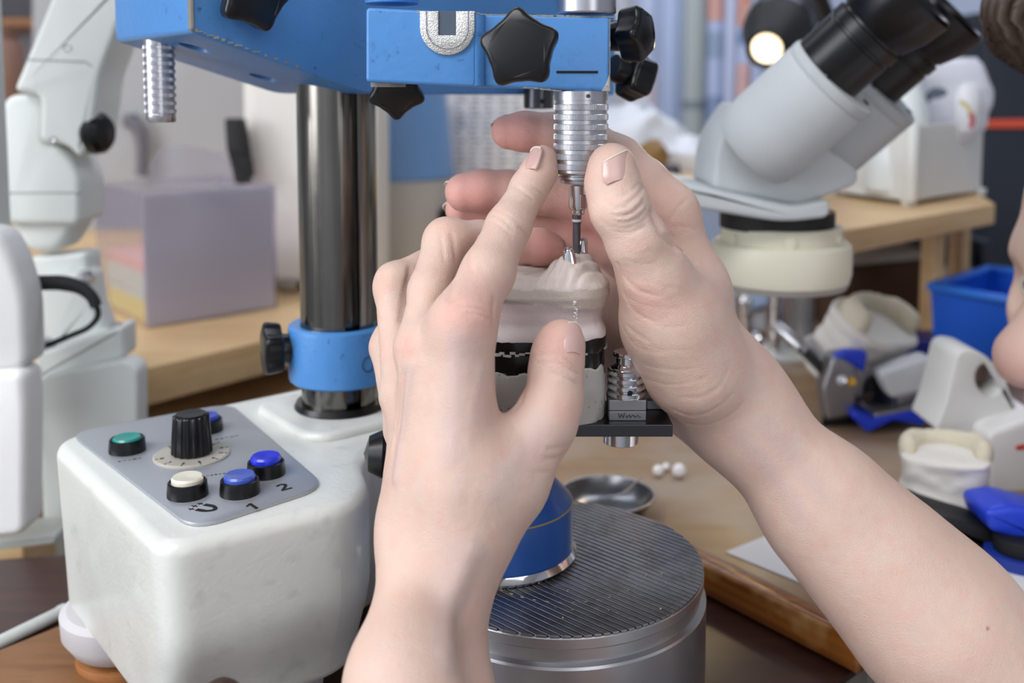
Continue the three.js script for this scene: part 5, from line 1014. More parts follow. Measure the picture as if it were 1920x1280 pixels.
  part('base', lathe([[0, y], [R * 0.93, y], [R * 0.98, y + 0.004], [R, y + 0.02], [R * 1.0, yj - 0.004], [R * 0.99, yj], [0, yj]], V(cp.x, 0, cz)), M(0xbdbab4, 0.5), can, 'pale grey lower body');
  part('cover', lathe([[0, yj], [R * 1.0, yj], [R * 1.02, yj + 0.003], [R * 1.0, yj + 0.012], [R * 0.86, yj + 0.11], [R * 0.8, yj + 0.12], [0, yj + 0.122]], V(cp.x, 0, cz)), M(0x6c98cc, 0.45), can, 'blue upper cover');
  part('dial', lathe([[0, 0], [0.012, 0], [0.011, 0.008], [0, 0.009]], atZ(838, 405, cz + R * 0.55), V(0.6, 0, 0.8)), mt.black, can);
  const pg = tex(512, (u, v) => { const row = Math.floor(v * 26), col = Math.floor(u * 9), fy = v * 26 % 1, fx = u * 9 % 1; const inkk = fy > 0.25 && fy < 0.68 && fx > 0.08 && fx < 0.35 + 0.5 * hash(col, row, 3) && vnoise(u, v, 160, 5, 60) > 0.35; return inkk ? [120, 126, 142] : [240, 241, 244]; });
  const page = (pts, z, th, label) => { const s = thing('printed_page', label, 'paper', atZ(pts.at(-1)[0], pts.at(-1)[1], z)); const g = slab(pts, z, 0.0015, 0); g.rotateX(0); const b = boxUV(g); part('sheet', b, M(0xffffff, 0.85, 0, { map: rep(pg, 1 / 0.16) }), s); };
  page([[800, 120], [1080, 120], [1080, 250], [836, 250]], -1.26, 0, 'upper printed page with grey table rows, behind the handpiece');
  page([[832, 244], [1100, 238], [1110, 400], [868, 400]], -1.24, 0, 'lower printed page with grey table rows, behind the fingers');
  const st = thing('copy_stand', 'slanted pale stand carrying the printed pages', 'stand', V(0.0, y, -1.28));
  part('back_plate', slab([[796, 110], [1110, 110], [1120, 470], [850, 470]], -1.265, 0.008, 0.002), M(0xc9cbd2, 0.6), st);
  const gn = thing('green_box', 'green box on the shelf under the beech table', 'box', V(atZ(492, 740, -1.0).x, y - 0.055, -1.0));
  part('body', slab([[455, 708], [512, 700], [512, 742], [455, 748]], -0.98, 0.05, 0.002), M(0x4e9a3a, 0.6), gn);
  part('lid', slab([[453, 704], [514, 696], [514, 704], [453, 712]], -0.978, 0.052, 0.001), M(0x3c8a2c, 0.6), gn);
  const rd = thing('red_box', 'dark red box low behind the copy milling unit', 'box', V(atZ(80, 900, -0.78).x, 0.74, -0.78));
  part('body', slab([[40, 840], [110, 836], [110, 900], [40, 904]], -0.76, 0.05, 0.003), M(0x7c1216, 0.5), rd);
  part('lid', slab([[38, 812], [112, 808], [112, 838], [38, 842]], -0.758, 0.052, 0.003), mt.blackmatt, rd);
  const sh = thing('wall_shelf', 'dark shelf with a wooden front edge high at the left', 'shelf', V(-0.9, 1.0, -1.75));
  part('board', slab([[-80, 34], [150, 34], [150, 50], [-80, 50]], -1.7, 0.2, 0.002), mt.oak, sh);
  part('back_panel', slab([[-80, -80], [150, -80], [150, 34], [-80, 34]], -1.86, 0.02, 0.002), M(0x54545a, 0.8), sh);
  part('lower_panel', slab([[-80, 50], [150, 50], [150, 420], [-80, 420]], -1.86, 0.02, 0.002), M(0x9a9aa2, 0.8), sh);
  const br = thing('brown_jar', 'brown jar at the far left behind the copy mill', 'jar', atZ(14, 200, -1.6));
  part('body', lathe([[0, 0], [0.03, 0], [0.034, 0.01], [0.034, 0.1], [0.026, 0.115], [0, 0.115]], V(atZ(6, 200, -1.6).x, yAt(210, -1.6), -1.6)), M(0x93705f, 0.6), br);
  part('cap', lathe([[0, 0], [0.028, 0], [0.028, 0.02], [0, 0.02]], V(atZ(6, 200, -1.6).x, yAt(210, -1.6) + 0.115, -1.6)), M(0x7c5a48, 0.6), br);
}
{ // low left: tube and wooden handle
  const t = thing('grey_tube', 'pale grey tube lying on the board at the left beside the machine', 'tube', on(0, 1205, BOARD + 0.0033)), ta = on(-140, 1272, BOARD + 0.0033), tb = on(118, 1146, BOARD + 0.0033);
  part('tube', cyl(ta, tb, 0.0032, 0.0032, 24), mt.plastic, t);
  part('tube_end', cyl(tb.clone().lerp(ta, 0.03), tb.clone().lerp(ta, -0.02), 0.0036, 0.0036, 24), mt.plastic, t);
  const lp = [[-140, 1290], [150, 1172], [300, 1330], [-140, 1460]].map(([x, y]) => on(x, y, BOARD)), lw = thing('wooden_lath', 'light brown flat wooden board lying in front of the pale tube', 'board', lp[0].clone());
  part('lath', boxUV(prism(lp.map((p) => [p.x, p.z]), BOARD + 0.0001, BOARD + 0.004, 0.0006)), M(0xffffff, 0.45, 0, { map: rep(grain([140, 98, 58], [116, 78, 44], [96, 62, 36], 97), 1 / 0.3) }), lw);
  const w = thing('wooden_tool', 'brown wooden tool grip at the bottom edge in front of the machine', 'handle', atZ(410, 1330, -0.29));
  part('grip', lathe([[0, -0.04], [0.0055, -0.04], [0.0062, -0.01], [0.0064, 0.002], [0.0056, 0.0068], [0.0035, 0.0086], [0, 0.009]], atZ(414, 1330, -0.293), V(0.1, 1, 0.1), 40, 1), mt.walnut, w);
  part('ferrule', lathe([[0.0058, 0], [0.0064, 0], [0.0064, 0.006], [0.0058, 0.006]], atZ(414, 1330, -0.293).add(V(-0.004, -0.044, -0.004)), V(0.1, 1, 0.1)), mt.steel, w);
}
{ // things on the bench to the right
  const B = BENCH + 0.0002;
  const bowl = on(1138, 962, B), t = thing('steel_bowl', 'small shallow stainless steel bowl on the bench behind the grooved table', 'bowl', bowl);
  part('bowl', lathe([[0, 0.0005], [0.014, 0.0005], [0.022, 0.003], [0.0268, 0.0105], [0.0272, 0.0118], [0.0264, 0.0118], [0.0212, 0.0042], [0.0135, 0.0018], [0, 0.0018]], bowl, V(0, 1, 0), 64, 0.9), M(0x77787b, 0.28, 1), t);
  part('rim', new THREE.TorusGeometry(0.0269, 0.0006, 8, 72).rotateX(Math.PI / 2).translate(bowl.x, bowl.y + 0.0118, bowl.z), mt.steel, t);
  const wire = thing('steel_wire', 'thin bright wire lying across the steel bowl', 'wire', on(1170, 945, B));
  part('wire', tube([on(1120, 935, B + 0.012), on(1165, 925, B + 0.013), on(1205, 890, B + 0.012)], 0.0005, 20, 6), mt.steel, wire);
  for (const [x, y, r, lab] of [[1234, 884, 0.0036, 'small white bead at the left of three on the bench'], [1249, 874, 0.0026, 'smallest white bead, behind the other two on the bench'], [1273, 886, 0.0044, 'largest white bead, right of the other two on the bench']]) {
    const p = on(x, y + 8, B), b = thing('white_bead', lab, 'bead', p, 'white beads on the bench'); part('bead', [new THREE.SphereGeometry(r, 24, 16).translate(p.x, p.y + r, p.z)], M(0xffffff, 0.25, 0, { clearcoat: 1 }), b);
  }
  const sheet = (pts, label, n = 'paper_sheet') => { const w = pts.map(([x, y]) => on(x, y, B)), s = thing(n, label, 'paper', w[0].clone()); part('sheet', prism(w.map((p) => [p.x, p.z]), B, B + 0.0006), mt.paper, s); return s; };
  sheet([[1360, 1036], [1490, 984], [1760, 1120], [1560, 1118]].map((p) => p), 'blank white paper on the bench beside the varnished rail');
  sheet([[1780, 1040], [1990, 1000], [2060, 1150], [1860, 1150]], 'white paper under the black and blue articulator at the right edge');
}
function jawModel(c, hw, hd, h, turn, tilt, name, label, teeth = true) {
  // plaster jaw: waisted block with a horseshoe ridge of teeth
  const q = new THREE.Quaternion().setFromEuler(new THREE.Euler(tilt[0], turn, tilt[1], 'YXZ')), qi = q.clone().invert();
  const t = thing(name, label, 'dental model', c.clone());
  const arch = (a) => [hw * 0.78 * Math.sin(a), -hd * 0.75 * Math.cos(a) + hd * 0.12];
  const lumps = []; for (let i = 0; i <= 13; i++) { const a = -1.75 + 3.5 * i / 13, [x, z] = arch(a); lumps.push([x, z, hw * (Math.abs(i - 6.5) > 3 ? 0.19 : 0.15)]); }
  const loc = (x, y, z) => V(x - c.x, y - c.y, z - c.z).applyQuaternion(qi);
  const bodyf = (x, y, z) => { const p = loc(x, y, z), k = p.y / h, w = 1.08 - 0.1 * Math.min(1, k * 2) - 0.1 * Math.sin(Math.PI * Math.min(1, Math.max(0, k * 1.15))); const dx = Math.abs(p.x) / (hw * w), dz = Math.abs(p.z) / (hd * w); let d = (Math.pow(Math.pow(dx, 3) + Math.pow(dz, 3), 1 / 3) - 1) * Math.min(hw, hd) * 0.9; d = smax(d, p.y - h * 0.92, 0.003); d = Math.max(d, -p.y); return d + 0.0012 * (n3(p.x * 140, p.y * 220, p.z * 140, 301) - 0.5) + 0.0004 * Math.sin(p.y * 500 + 3 * n3(p.x * 60, p.y * 60, p.z * 60, 303)); };
  const R = Math.max(hw, hd, h) * 1.6, lo = c.clone().subScalar(R), hi = c.clone().addScalar(R);
  part('plaster_base', boxUV(nets(bodyf, lo, hi, 0.0016, { slack: 0.004 })), mt.plaster, t);
  const ridge = (x, y, z) => { const p = loc(x, y, z); let d = 1; for (const [lx, lz, r] of lumps) { const e = Math.hypot(p.x - lx, (p.y - h * 0.98) * 0.72, p.z - lz) - r; d = d === 1 ? e : smin(d, e, 0.0028); } return Math.max(d, h * 0.86 - p.y); };
  part('tooth_ridge', boxUV(nets(ridge, lo, hi, 0.0014, { slack: 0.004 })), mt.plasterwarm, t, 'cream coloured ridge of teeth');
  return t;
}
{
  // stereo microscope
  const t = thing('stereo_microscope', 'pale grey stereo microscope with two black angled eyepieces', 'microscope', V(on(1490, 660, BENCH).x, BENCH, -0.75));
  const d = V(0.63, 0.68, 0.37).normalize();
  const ocular = (cx, cy, dist, es) => {
    const k = dist / F;
    const top = at(cx, cy, dist), r = 96 * k;
    const tb = part('ocular_tube', lathe([[0, -0.062], [r * 0.86, -0.062], [r * 0.94, -0.058], [r, -0.046], [r, -0.0065], [r * 0.985, -0.006], [r * 0.985, -0.0055], [r, -0.005], [r, -0.0018], [r * 0.975, 0], [0, 0]], top, d, 72, 0.4), mt.scope, t, 'pale grey ocular tube');
    const e = 72 * k * es, top2 = top.clone().addScaledVector(V(-0.73, 0.68, 0).normalize().multiplyScalar(1), 0.0055);
    part('eyepiece', lathe([[0, 0], [e, 0], [e, 0.021], [e * 0.97, 0.0215], [e * 0.97, 0.023], [e * 1.02, 0.0235], [e * 1.02, 0.029], [e * 0.94, 0.0295], [e * 0.94, 0.031], [e * 1.0, 0.0315], [e * 1.2, 0.043], [e * 1.27, 0.056], [e * 1.2, 0.058], [e * 0.9, 0.05], [0, 0.048]], top2, d, 64, 0.35), mt.black, t, 'black eyepiece with rubber cup');
    const s1 = V(0.73, -0.68, 0).normalize(), s2 = d.clone().cross(s1);
    for (const a of [0.2, 2.3, 4.4]) part('screw', lathe([[0, 0], [0.0021, 0], [0.0019, 0.0009], [0.0009, 0.001], [0, 0.0003]], top.clone().addScaledVector(s1, Math.cos(a) * r * 0.86).addScaledVector(s2, Math.sin(a) * r * 0.84), d), mt.gun, tb);
  };
  ocular(1648, 158, 0.6, 0.88); ocular(1566, 142, 0.542, 1);
  part('prism_body', boxUV(slab([[1396, 190, 10], [1346, 262, 60], [1336, 354, 10], [1496, 386, 26], [1609, 346, 16], [1610, 318, 14], [1560, 282, 20], [1480, 240, 20]], -0.572, 0.065, 0.006)), mt.scope, t);
  part('head_plate', boxUV(slab([[1240, 336, 10], [1344, 356, 6], [1490, 386, 20], [1558, 374, 6], [1557, 408, 20], [1470, 418, 40], [1370, 402, 20], [1262, 384, 10]], -0.561, 0.095, 0.003)), mt.scope, t);
  const z = -0.61, cx = atZ(1464, 450, z).x, Yz = (y) => yAt(y, z + 0.03);
  part('dovetail_ring', lathe([[0, Yz(438)], [0.034, Yz(438)], [0.034, Yz(405)], [0, Yz(405)]], V(atZ(1456, 430, z).x, 0, z)), mt.blackmatt, t);
  const R = px2(130, z);
  part('collar_ring', lathe([[0, Yz(464)], [R * 0.86, Yz(464)], [R * 0.86, Yz(436)], [R * 0.84, Yz(433)], [R * 0.7, Yz(433)], [0, Yz(433)]], V(cx, 0, z), V(0, 1, 0), 72, 0.4), mt.cream, t, 'cream focusing collar');
  part('objective_housing', lathe([[0, Yz(545)], [R * 0.9, Yz(545)], [R * 0.965, Yz(540)], [R, Yz(524)], [R, Yz(482)], [R * 0.985, Yz(470)], [R * 0.93, Yz(464)], [0, Yz(463)]], V(cx, 0, z), V(0, 1, 0), 80, 0.5), mt.cream, t, 'cream objective housing');
  part('objective_rim', lathe([[R * 0.7, Yz(552)], [R * 0.93, Yz(552)], [R * 0.975, Yz(541)], [R * 0.7, Yz(541)]], V(cx, 0, z), V(0, 1, 0), 80, 0.5), M(0xa7a29c, 0.5), t);
  for (const a of [-0.12, 0.9, -1.1]) part('thumb_screw', cyl(V(cx + R * 0.84 * Math.sin(a), Yz(455), z + R * 0.84 * Math.cos(a)), V(cx + R * 0.9 * Math.sin(a), Yz(455), z + R * 0.9 * Math.cos(a)), 0.0034), mt.cream, t);
  const fp = atZ(1504, 600, -0.93);
  part('pillar', lathe([[0, BENCH], [0.017, BENCH], [0.0175, BENCH + 0.003], [0.013, BENCH + 0.01], [0.011, BENCH + 0.03], [0.011, 0.955], [0, 0.955]], V(fp.x, 0, -0.93)), M(0x9b9a98, 0.4, 0.4), t);
  part('pillar', lathe([[0, BENCH], [0.007, BENCH], [0.007, 0.93], [0, 0.93]], V(fp.x - 0.03, 0, -0.91)), mt.chrome, t);
  part('arm', boxUV(prism([[fp.x - 0.02, -0.95], [fp.x + 0.012, -0.95], [cx + 0.016, -0.62], [cx - 0.016, -0.62]], 0.925, 0.945, 0.003, 0.004)), mt.scope, t);
  part('foot_plate', boxUV(prism([[fp.x - 0.05, -0.89], [fp.x + 0.025, -0.89], [fp.x + 0.025, -0.97], [fp.x - 0.05, -0.97]], BENCH, BENCH + 0.005, 0.0015, 0.01)), mt.plastic, t);
  // small lamp
  const lp = atZ(1434, 97, -0.88), ld = V(-0.42, -0.42, 0.8).normalize(), lamp = thing('bench_lamp', 'small black bench lamp with a glowing warm bulb behind the microscope', 'lamp', lp);
  part('shade', lathe([[0.0165, -0.002], [0.018, -0.004], [0.019, -0.014], [0.03, -0.04], [0.03, -0.085], [0.02, -0.1], [0, -0.1], [0, -0.095], [0.016, -0.09], [0.024, -0.05], [0.0165, -0.012], [0.0165, -0.002]], lp, ld, 48, 0.6), mt.blackmatt, lamp);
  part('bulb', lathe([[0, -0.004], [0.0125, -0.0045], [0.0135, -0.008], [0, -0.011]], lp, ld, 40), M(0xffffff, 0.4, 0, { emissive: 0xffe2b0, emissiveIntensity: 9 }), lamp);
  part('neck', tube([lp.clone().addScaledVector(ld, -0.09), lp.clone().addScaledVector(ld, -0.14).add(V(0.01, 0.02, -0.02)), lp.clone().add(V(0.12, 0.02, -0.2)), V(lp.x + 0.1, 0.92, lp.z - 0.22)], 0.008, 40, 12), mt.blackmatt, lamp);
  part('band', lathe([[0.0302, -0.05], [0.0312, -0.052], [0.0312, -0.06], [0.0302, -0.062]], lp, ld), mt.gun, lamp);
  const sp = new THREE.SpotLight(0xffe2b0, 0.25, 1.2, 0.6, 0.6, 2); sp.position.copy(lp).addScaledVector(ld, 0.004); sp.target.position.copy(lp).addScaledVector(ld, 0.4); sp.castShadow = true; scene.add(sp, sp.target);
}
{ // raised wooden shelf table with bin and bottles, and what is stored below
  const y = 0.9, t = thing('raised_table', 'small raised light wooden table behind the microscope', 'table', V(0.3, 0, -1.1));
  const a = on(1557, 438, y), b = on(1866, 382, y), c = on(1836, 366, y);
  const ex = a.clone().lerp(b, -0.32);
  part('table_top', boxUV(prism([[0.232, -0.716], [b.x, b.z], [c.x + 0.02, c.z - 0.06], [0.42, -1.5], [-0.02, -1.5], [-0.02, -1.12], [0.31, -1.05]], y - 0.018, y, 0.001)), mt.beech, t);
  for (const [x, z, w] of [[1748, -0.93, 22], [1797, -0.98, 18]]) { const p = atZ(x, 500, z); part('leg', boxUV(rbox(px2(w, z), y - 0.018 - BENCH, 0.03, 0.002, V(p.x, (y - 0.018 + BENCH) / 2, z))), mt.beech, t); }
  part('leg', boxUV(rbox(0.03, y - 0.018 - BENCH, 0.03, 0.002, V(0.16, (y - 0.018 + BENCH) / 2, -1.2))), mt.beech, t);
  const cb = thing('brown_carton', 'dark brown carton stored under the raised wooden table', 'carton', V(atZ(1660, 640, -1.02).x, BENCH, -1.02));
  part('body', slab([[1560, 500], [1740, 484], [1738, 660], [1560, 668]], -1.0, 0.16, 0.003), M(0x4a3020, 0.8), cb);
  part('flap', slab([[1570, 488], [1735, 470], [1736, 486], [1570, 502]], -0.99, 0.14, 0.002), M(0x9a948c, 0.8), cb);
  for (const [i, x] of [1772, 1788, 1816, 1850].entries()) { const w = thing('black_binder', ['first', 'second', 'third', 'last'][i] + ' of the dark binders from the left under the raised table', 'binder', V(atZ(x, 560, -1.14).x, BENCH, -1.14), 'dark binders under the raised table'); part('spine', slab([[x - 9, 452, 2], [x + 9, 450, 2], [x + 9, 600, 2], [x - 9, 602, 2]], -1.1, 0.2, 0.002), i % 2 ? mt.navy : mt.blackmatt, w); part('spine_label', slab([[x - 5, 500], [x + 5, 500], [x + 5, 540], [x - 5, 540]], -1.0995, 0.001, 0), M(0xb9b4a8, 0.8), w); }
  // pale bin
  const k = on(1708, 386, y), l = on(1560, 366, y), r = on(1836, 364, y), h = 0.066, up = 1.05;
  const bn = thing('pale_bin', 'pale grey plastic bin with bottles and bags on the raised wooden table', 'bin', k.clone());
  const bk = l.clone().add(r).sub(k);
  const sidew = (p, q, n) => { const e = q.clone().sub(p); part(n, rbox(Math.hypot(e.x, e.z), h, 0.003, 0.0012, null, 0, 2).rotateY(-Math.atan2(e.z, e.x)).translate((p.x + q.x) / 2, y + h / 2 + 0.004, (p.z + q.z) / 2), mt.offwhite, bn); };
  sidew(k, l, 'side'); sidew(k, r, 'side'); sidew(l, bk, 'side'); sidew(r, bk, 'side');
  part('bottom', prism([[k.x, k.z], [r.x, r.z], [bk.x, bk.z], [l.x, l.z]], y + 0.004, y + 0.007), mt.offwhite, bn);
  part('foot', cyl(V(k.x, y, k.z - 0.006), V(k.x, y + 0.012, k.z - 0.006), 0.006), mt.offwhite, bn);
  for (const q of [l, r, bk]) part('foot', cyl(V(q.x, y, q.z), V(q.x, y + 0.006, q.z), 0.006), mt.offwhite, bn);
  part('corner_post', cyl(V(k.x, y + 0.004, k.z), V(k.x, y + h + 0.006, k.z), 0.0055), mt.offwhite, bn);
  const bo = V(k.x - 0.004, y + 0.0072, k.z - 0.04), bt = thing('wash_bottle', 'white plastic bottle leaning in the pale bin', 'bottle', bo);
  const bd2 = V(0.16, 1, -0.06).normalize();
  part('body', lathe([[0, 0], [0.022, 0], [0.024, 0.004], [0.023, 0.075], [0.012, 0.1], [0.01, 0.105], [0, 0.105]], bo, bd2), M(0xe4ecec, 0.4), bt);
  part('cap', lathe([[0, 0.105], [0.012, 0.105], [0.012, 0.118], [0.009, 0.121], [0, 0.121]], bo, bd2), mt.white, bt);
  const bag = (px, py, w, hh, c, n, label, mat) => { const p = atZ(px, py, k.z - 0.06 - rnd() * 0.03), q = thing(n, label, n.split('_').pop(), p); part('pouch', boxUV(nets((x, yy, z) => smax(Math.hypot((x - p.x) / w, (yy - p.y) / hh, (z - p.z) / 0.012) * 0.008 - 0.008, Math.abs(yy - p.y) - hh * 0.86, 0.003) + 0.0016 * (n3(x * 90, yy * 90, z * 90, px) - 0.5), p.clone().sub(V(w * 1.3, hh * 1.3, 0.03)), p.clone().add(V(w * 1.3, hh * 1.3, 0.03)), 0.003, { slack: 0.03 })), mat || M(c, 0.5), q); part('seal', rbox(w * 1.1, 0.005, 0.006, 0.001, p.clone().add(V(0, hh * 0.84, 0))), M(c, 0.4), q); };
  bag(1790, 190, 0.035, 0.045, 0xd9dce6, 'plastic_bag', 'clear pale plastic bag standing in the pale bin');
  bag(1760, 180, 0.02, 0.016, 0x5b6678, 'plastic_bag', 'slate blue folded bag in the pale bin');
  bag(1812, 205, 0.014, 0.03, 0xe2e5ea, 'plastic_bag', 'small white plastic bag at the right end of the pale bin');
  const tagp = atZ(1782, 96, k.z - 0.08), tg = thing('red_tag', 'bright red tag above the bags in the pale bin', 'tag', tagp);
  part('tag', rbox(0.017, 0.008, 0.002, 0.001, tagp), mt.red, tg); part('stem', cyl(tagp.clone().add(V(0, -0.004, 0)), tagp.clone().add(V(0.002, -0.05, 0)), 0.0015), mt.red, tg);
  const wr = thing('red_yellow_wire', 'thin yellow and red wire curling over the pale bin', 'wire', atZ(1820, 220, k.z - 0.02));
  part('yellow_length', tube([[1800, 190], [1812, 198], [1820, 212]].map(([x, yy]) => atZ(x, yy, k.z - 0.02)), 0.0016, 20, 8), M(0xd8c25a, 0.5), wr);
  part('red_length', tube([[1820, 212], [1824, 226], [1820, 240]].map(([x, yy]) => atZ(x, yy, k.z - 0.02)), 0.0022, 20, 8), M(0xa8323e, 0.5), wr);
  // dark panel with red strip
  const nv = thing('navy_locker', 'dark navy locker with an orange-red strip behind the face', 'locker', V(atZ(1900, 600, -1.5).x, 0, -1.5));
  part('body', slab([[1846, 20], [2080, 20], [2080, 900], [1838, 900]], -1.36, 0.4, 0.006), mt.navy, nv);
  part('strip', slab([[1850, 225, 4], [2000, 222, 4], [2000, 240, 4], [1850, 240, 4]], -1.355, 0.008, 0.001), mt.orange, nv);
  part('plinth', bx(atZ(1846, 900, -1.36).x, atZ(2080, 900, -1.36).x, 0, atZ(1846, 900, -1.36).y, -1.76, -1.36), mt.navy, nv);
  // white clutter behind the right hand
  const wbg = atZ(1190, 280, -1.3), wb = thing('crumpled_bag', 'crumpled white plastic bag behind the right hand', 'bag', V(wbg.x, y, -1.3));
  part('bag', boxUV(nets((x, yy, z) => Math.max(y + 0.0004 - yy, smin(Math.hypot((x - wbg.x) * 0.8, yy - y - 0.03, (z + 1.3) * 0.8) - 0.055, Math.hypot(x - wbg.x - 0.075, (yy - y - 0.012) * 1.6, z + 1.28) - 0.04, 0.03)) + 0.02 * (n3(x * 40, yy * 40, z * 40, 401) - 0.5), V(wbg.x - 0.15, y - 0.02, -1.42), V(wbg.x + 0.16, y + 0.13, -1.18), 0.004, { slack: 0.03 })), M(0xe6ebf2, 0.5), wb);
  part('knot', new THREE.TorusKnotGeometry(0.008, 0.004, 40, 8).translate(wbg.x, y + 0.09, -1.28), M(0xe6ebf2, 0.5), wb);
  const bp = atZ(1224, 276, -1.2), bs = thing('brown_stone_sample', 'small amber brown sample block beside the crumpled bag', 'sample', V(bp.x, y, -1.2));
  part('block', boxUV(nets((x, yy, z) => Math.max(y - yy, Math.hypot(x - bp.x, yy - y - 0.022, z + 1.2) - 0.018 + 0.008 * (n3(x * 120, yy * 120, z * 120, 403) - 0.5)), V(bp.x - 0.03, y - 0.005, -1.23), V(bp.x + 0.03, y + 0.05, -1.17), 0.002, { slack: 0.01 })), M(0x8a6a3c, 0.5), bs);
  part('dish', lathe([[0, 0], [0.03, 0], [0.032, 0.006], [0.03, 0.006], [0.028, 0.002], [0, 0.002]], V(bp.x, y + 0.0002, -1.2)), mt.white, bs);
  const dk = atZ(1258, 288, -1.15), dd = thing('grey_pot', 'small dark grey pot beside the crumpled bag', 'pot', V(dk.x, y, -1.15));
  part('pot', lathe([[0, 0], [0.0105, 0], [0.011, 0.001], [0.0105, 0.014], [0.009, 0.016], [0, 0.016]], V(dk.x, y + 0.0002, -1.15)), M(0x4a4650, 0.6), dd); part('ridge', new THREE.TorusGeometry(0.0108, 0.0008, 6, 30).rotateX(Math.PI / 2).translate(dk.x, y + 0.006, -1.15), M(0x4a4650, 0.6), dd);
}
{ // hanging tubes and bags on the back wall, far out of focus
  const z = -2.0, rail = thing('wall_rail', 'white wall rail from which the coloured tubes hang', 'rail', V(0.45, 1.5, z));
  part('rail', cyl(V(-0.1, 1.36, z), V(1.6, 1.36, z), 0.012), mt.white, rail);
  for (const x of [0, 0.75, 1.5]) part('wall_bracket', rbox(0.02, 0.02, RZ0 * -1 + z, 0.003, V(x, 1.372, (RZ0 + z) / 2)), mt.white, rail);
  const hang = (px, w, y1, c, bands, label) => {
    const x = atZ(px, 100, z).x, r = px2(w / 2, z), yb = yAt(y1, z), t = thing('hanging_tube', label, 'tube', V(x, yb, z), 'coloured tubes hanging on the back wall');
    part('tube', lathe([[0, yb], [r * 0.8, yb], [r, yb + 0.01], [r, 1.33], [r * 0.5, 1.345], [0, 1.345]], V(x, 0, z), V(0, 1, 0), 28, 0.6), M(c, 0.6), t);
    part('hook', cyl(V(x, 1.344, z), V(x, 1.352, z), 0.004), mt.steel, t);
    for (const [b0, b1, bc] of bands) part('band', lathe([[r * 1.0, yAt(b1, z)], [r * 1.05, yAt(b1, z)], [r * 1.05, yAt(b0, z)], [r * 1.0, yAt(b0, z)]], V(x, 0, z), V(0, 1, 0), 28), M(bc, 0.6), t);
  };
  hang(1168, 40, 330, 0xc6cbd6, [], 'pale grey hanging tube nearest the black star knobs');
  hang(1215, 34, 330, 0xb9c6e2, [[120, 300, 0xdccbd4]], 'light blue hanging tube with a faint pink lower band');
  hang(1258, 36, 340, 0xaebfe0, [], 'plain light blue hanging tube');
  hang(1302, 42, 345, 0xb4bfc0, [[188, 205, 0x7d8a92]], 'grey-green hanging tube with a slate band');
  hang(1340, 30, 345, 0xb4c2e4, [[-20, 40, 0xd6a69c], [60, 110, 0x94a8c4], [180, 225, 0x8696bc]], 'light blue hanging tube with salmon and slate bands');
  hang(1368, 22, 345, 0xc3cde8, [], 'narrow pale blue hanging tube');
  hang(1394, 24, 345, 0xbac6e4, [[-20, 50, 0xd99a88], [60, 85, 0x7f98bc], [120, 260, 0xd8b0ac]], 'pale blue hanging tube with salmon bands above and below');
  hang(1420, 24, 345, 0xb2c0e4, [], 'pale blue hanging tube left of the glowing lamp');
  hang(1690, 30, 345, 0xe2bfa8, [[60, 180, 0xd8a08c]], 'salmon hanging tube behind the pale bin');
  hang(1716, 24, 345, 0xe8d6b8, [], 'cream hanging tube behind the pale bin');
  hang(1748, 26, 345, 0xaab8d8, [], 'dull blue hanging tube behind the pale bin');
  const wp = thing('pin_board', 'pale bluish pin board on the back wall behind the hanging tubes', 'pin board', V(0.6, 1.1, RZ0 + 0.01));
  part('panel', rbox(2.4, 1.3, 0.02, 0.004, V(0.75, 1.15, RZ0 + 0.012)), M(0xc9d4ea, 0.8), wp);
  part('moulding', rbox(2.44, 0.03, 0.03, 0.004, V(0.75, 0.5, RZ0 + 0.016)), mt.white, wp);
  const eq = thing('grey_appliance', 'rounded pale grey appliance above the glowing lamp', 'appliance', atZ(1490, 20, -1.3));
  part('hood', slab([[1440, 30, 8], [1452, -10, 30], [1520, -40, 20], [1560, -40, 10], [1560, 34, 8]], -1.3, 0.15, 0.012), M(0xb4bab8, 0.5), eq);
  part('vent', slab([[1450, 30], [1552, 34], [1552, 44], [1450, 42]], -1.29, 0.12, 0.003), mt.blackmatt, eq);
  part('stem', bx(atZ(1500, 20, -1.38).x - 0.02, atZ(1500, 20, -1.38).x + 0.02, 0.9, atZ(1500, 20, -1.38).y, -1.42, -1.38), mt.greyboard, eq);
}
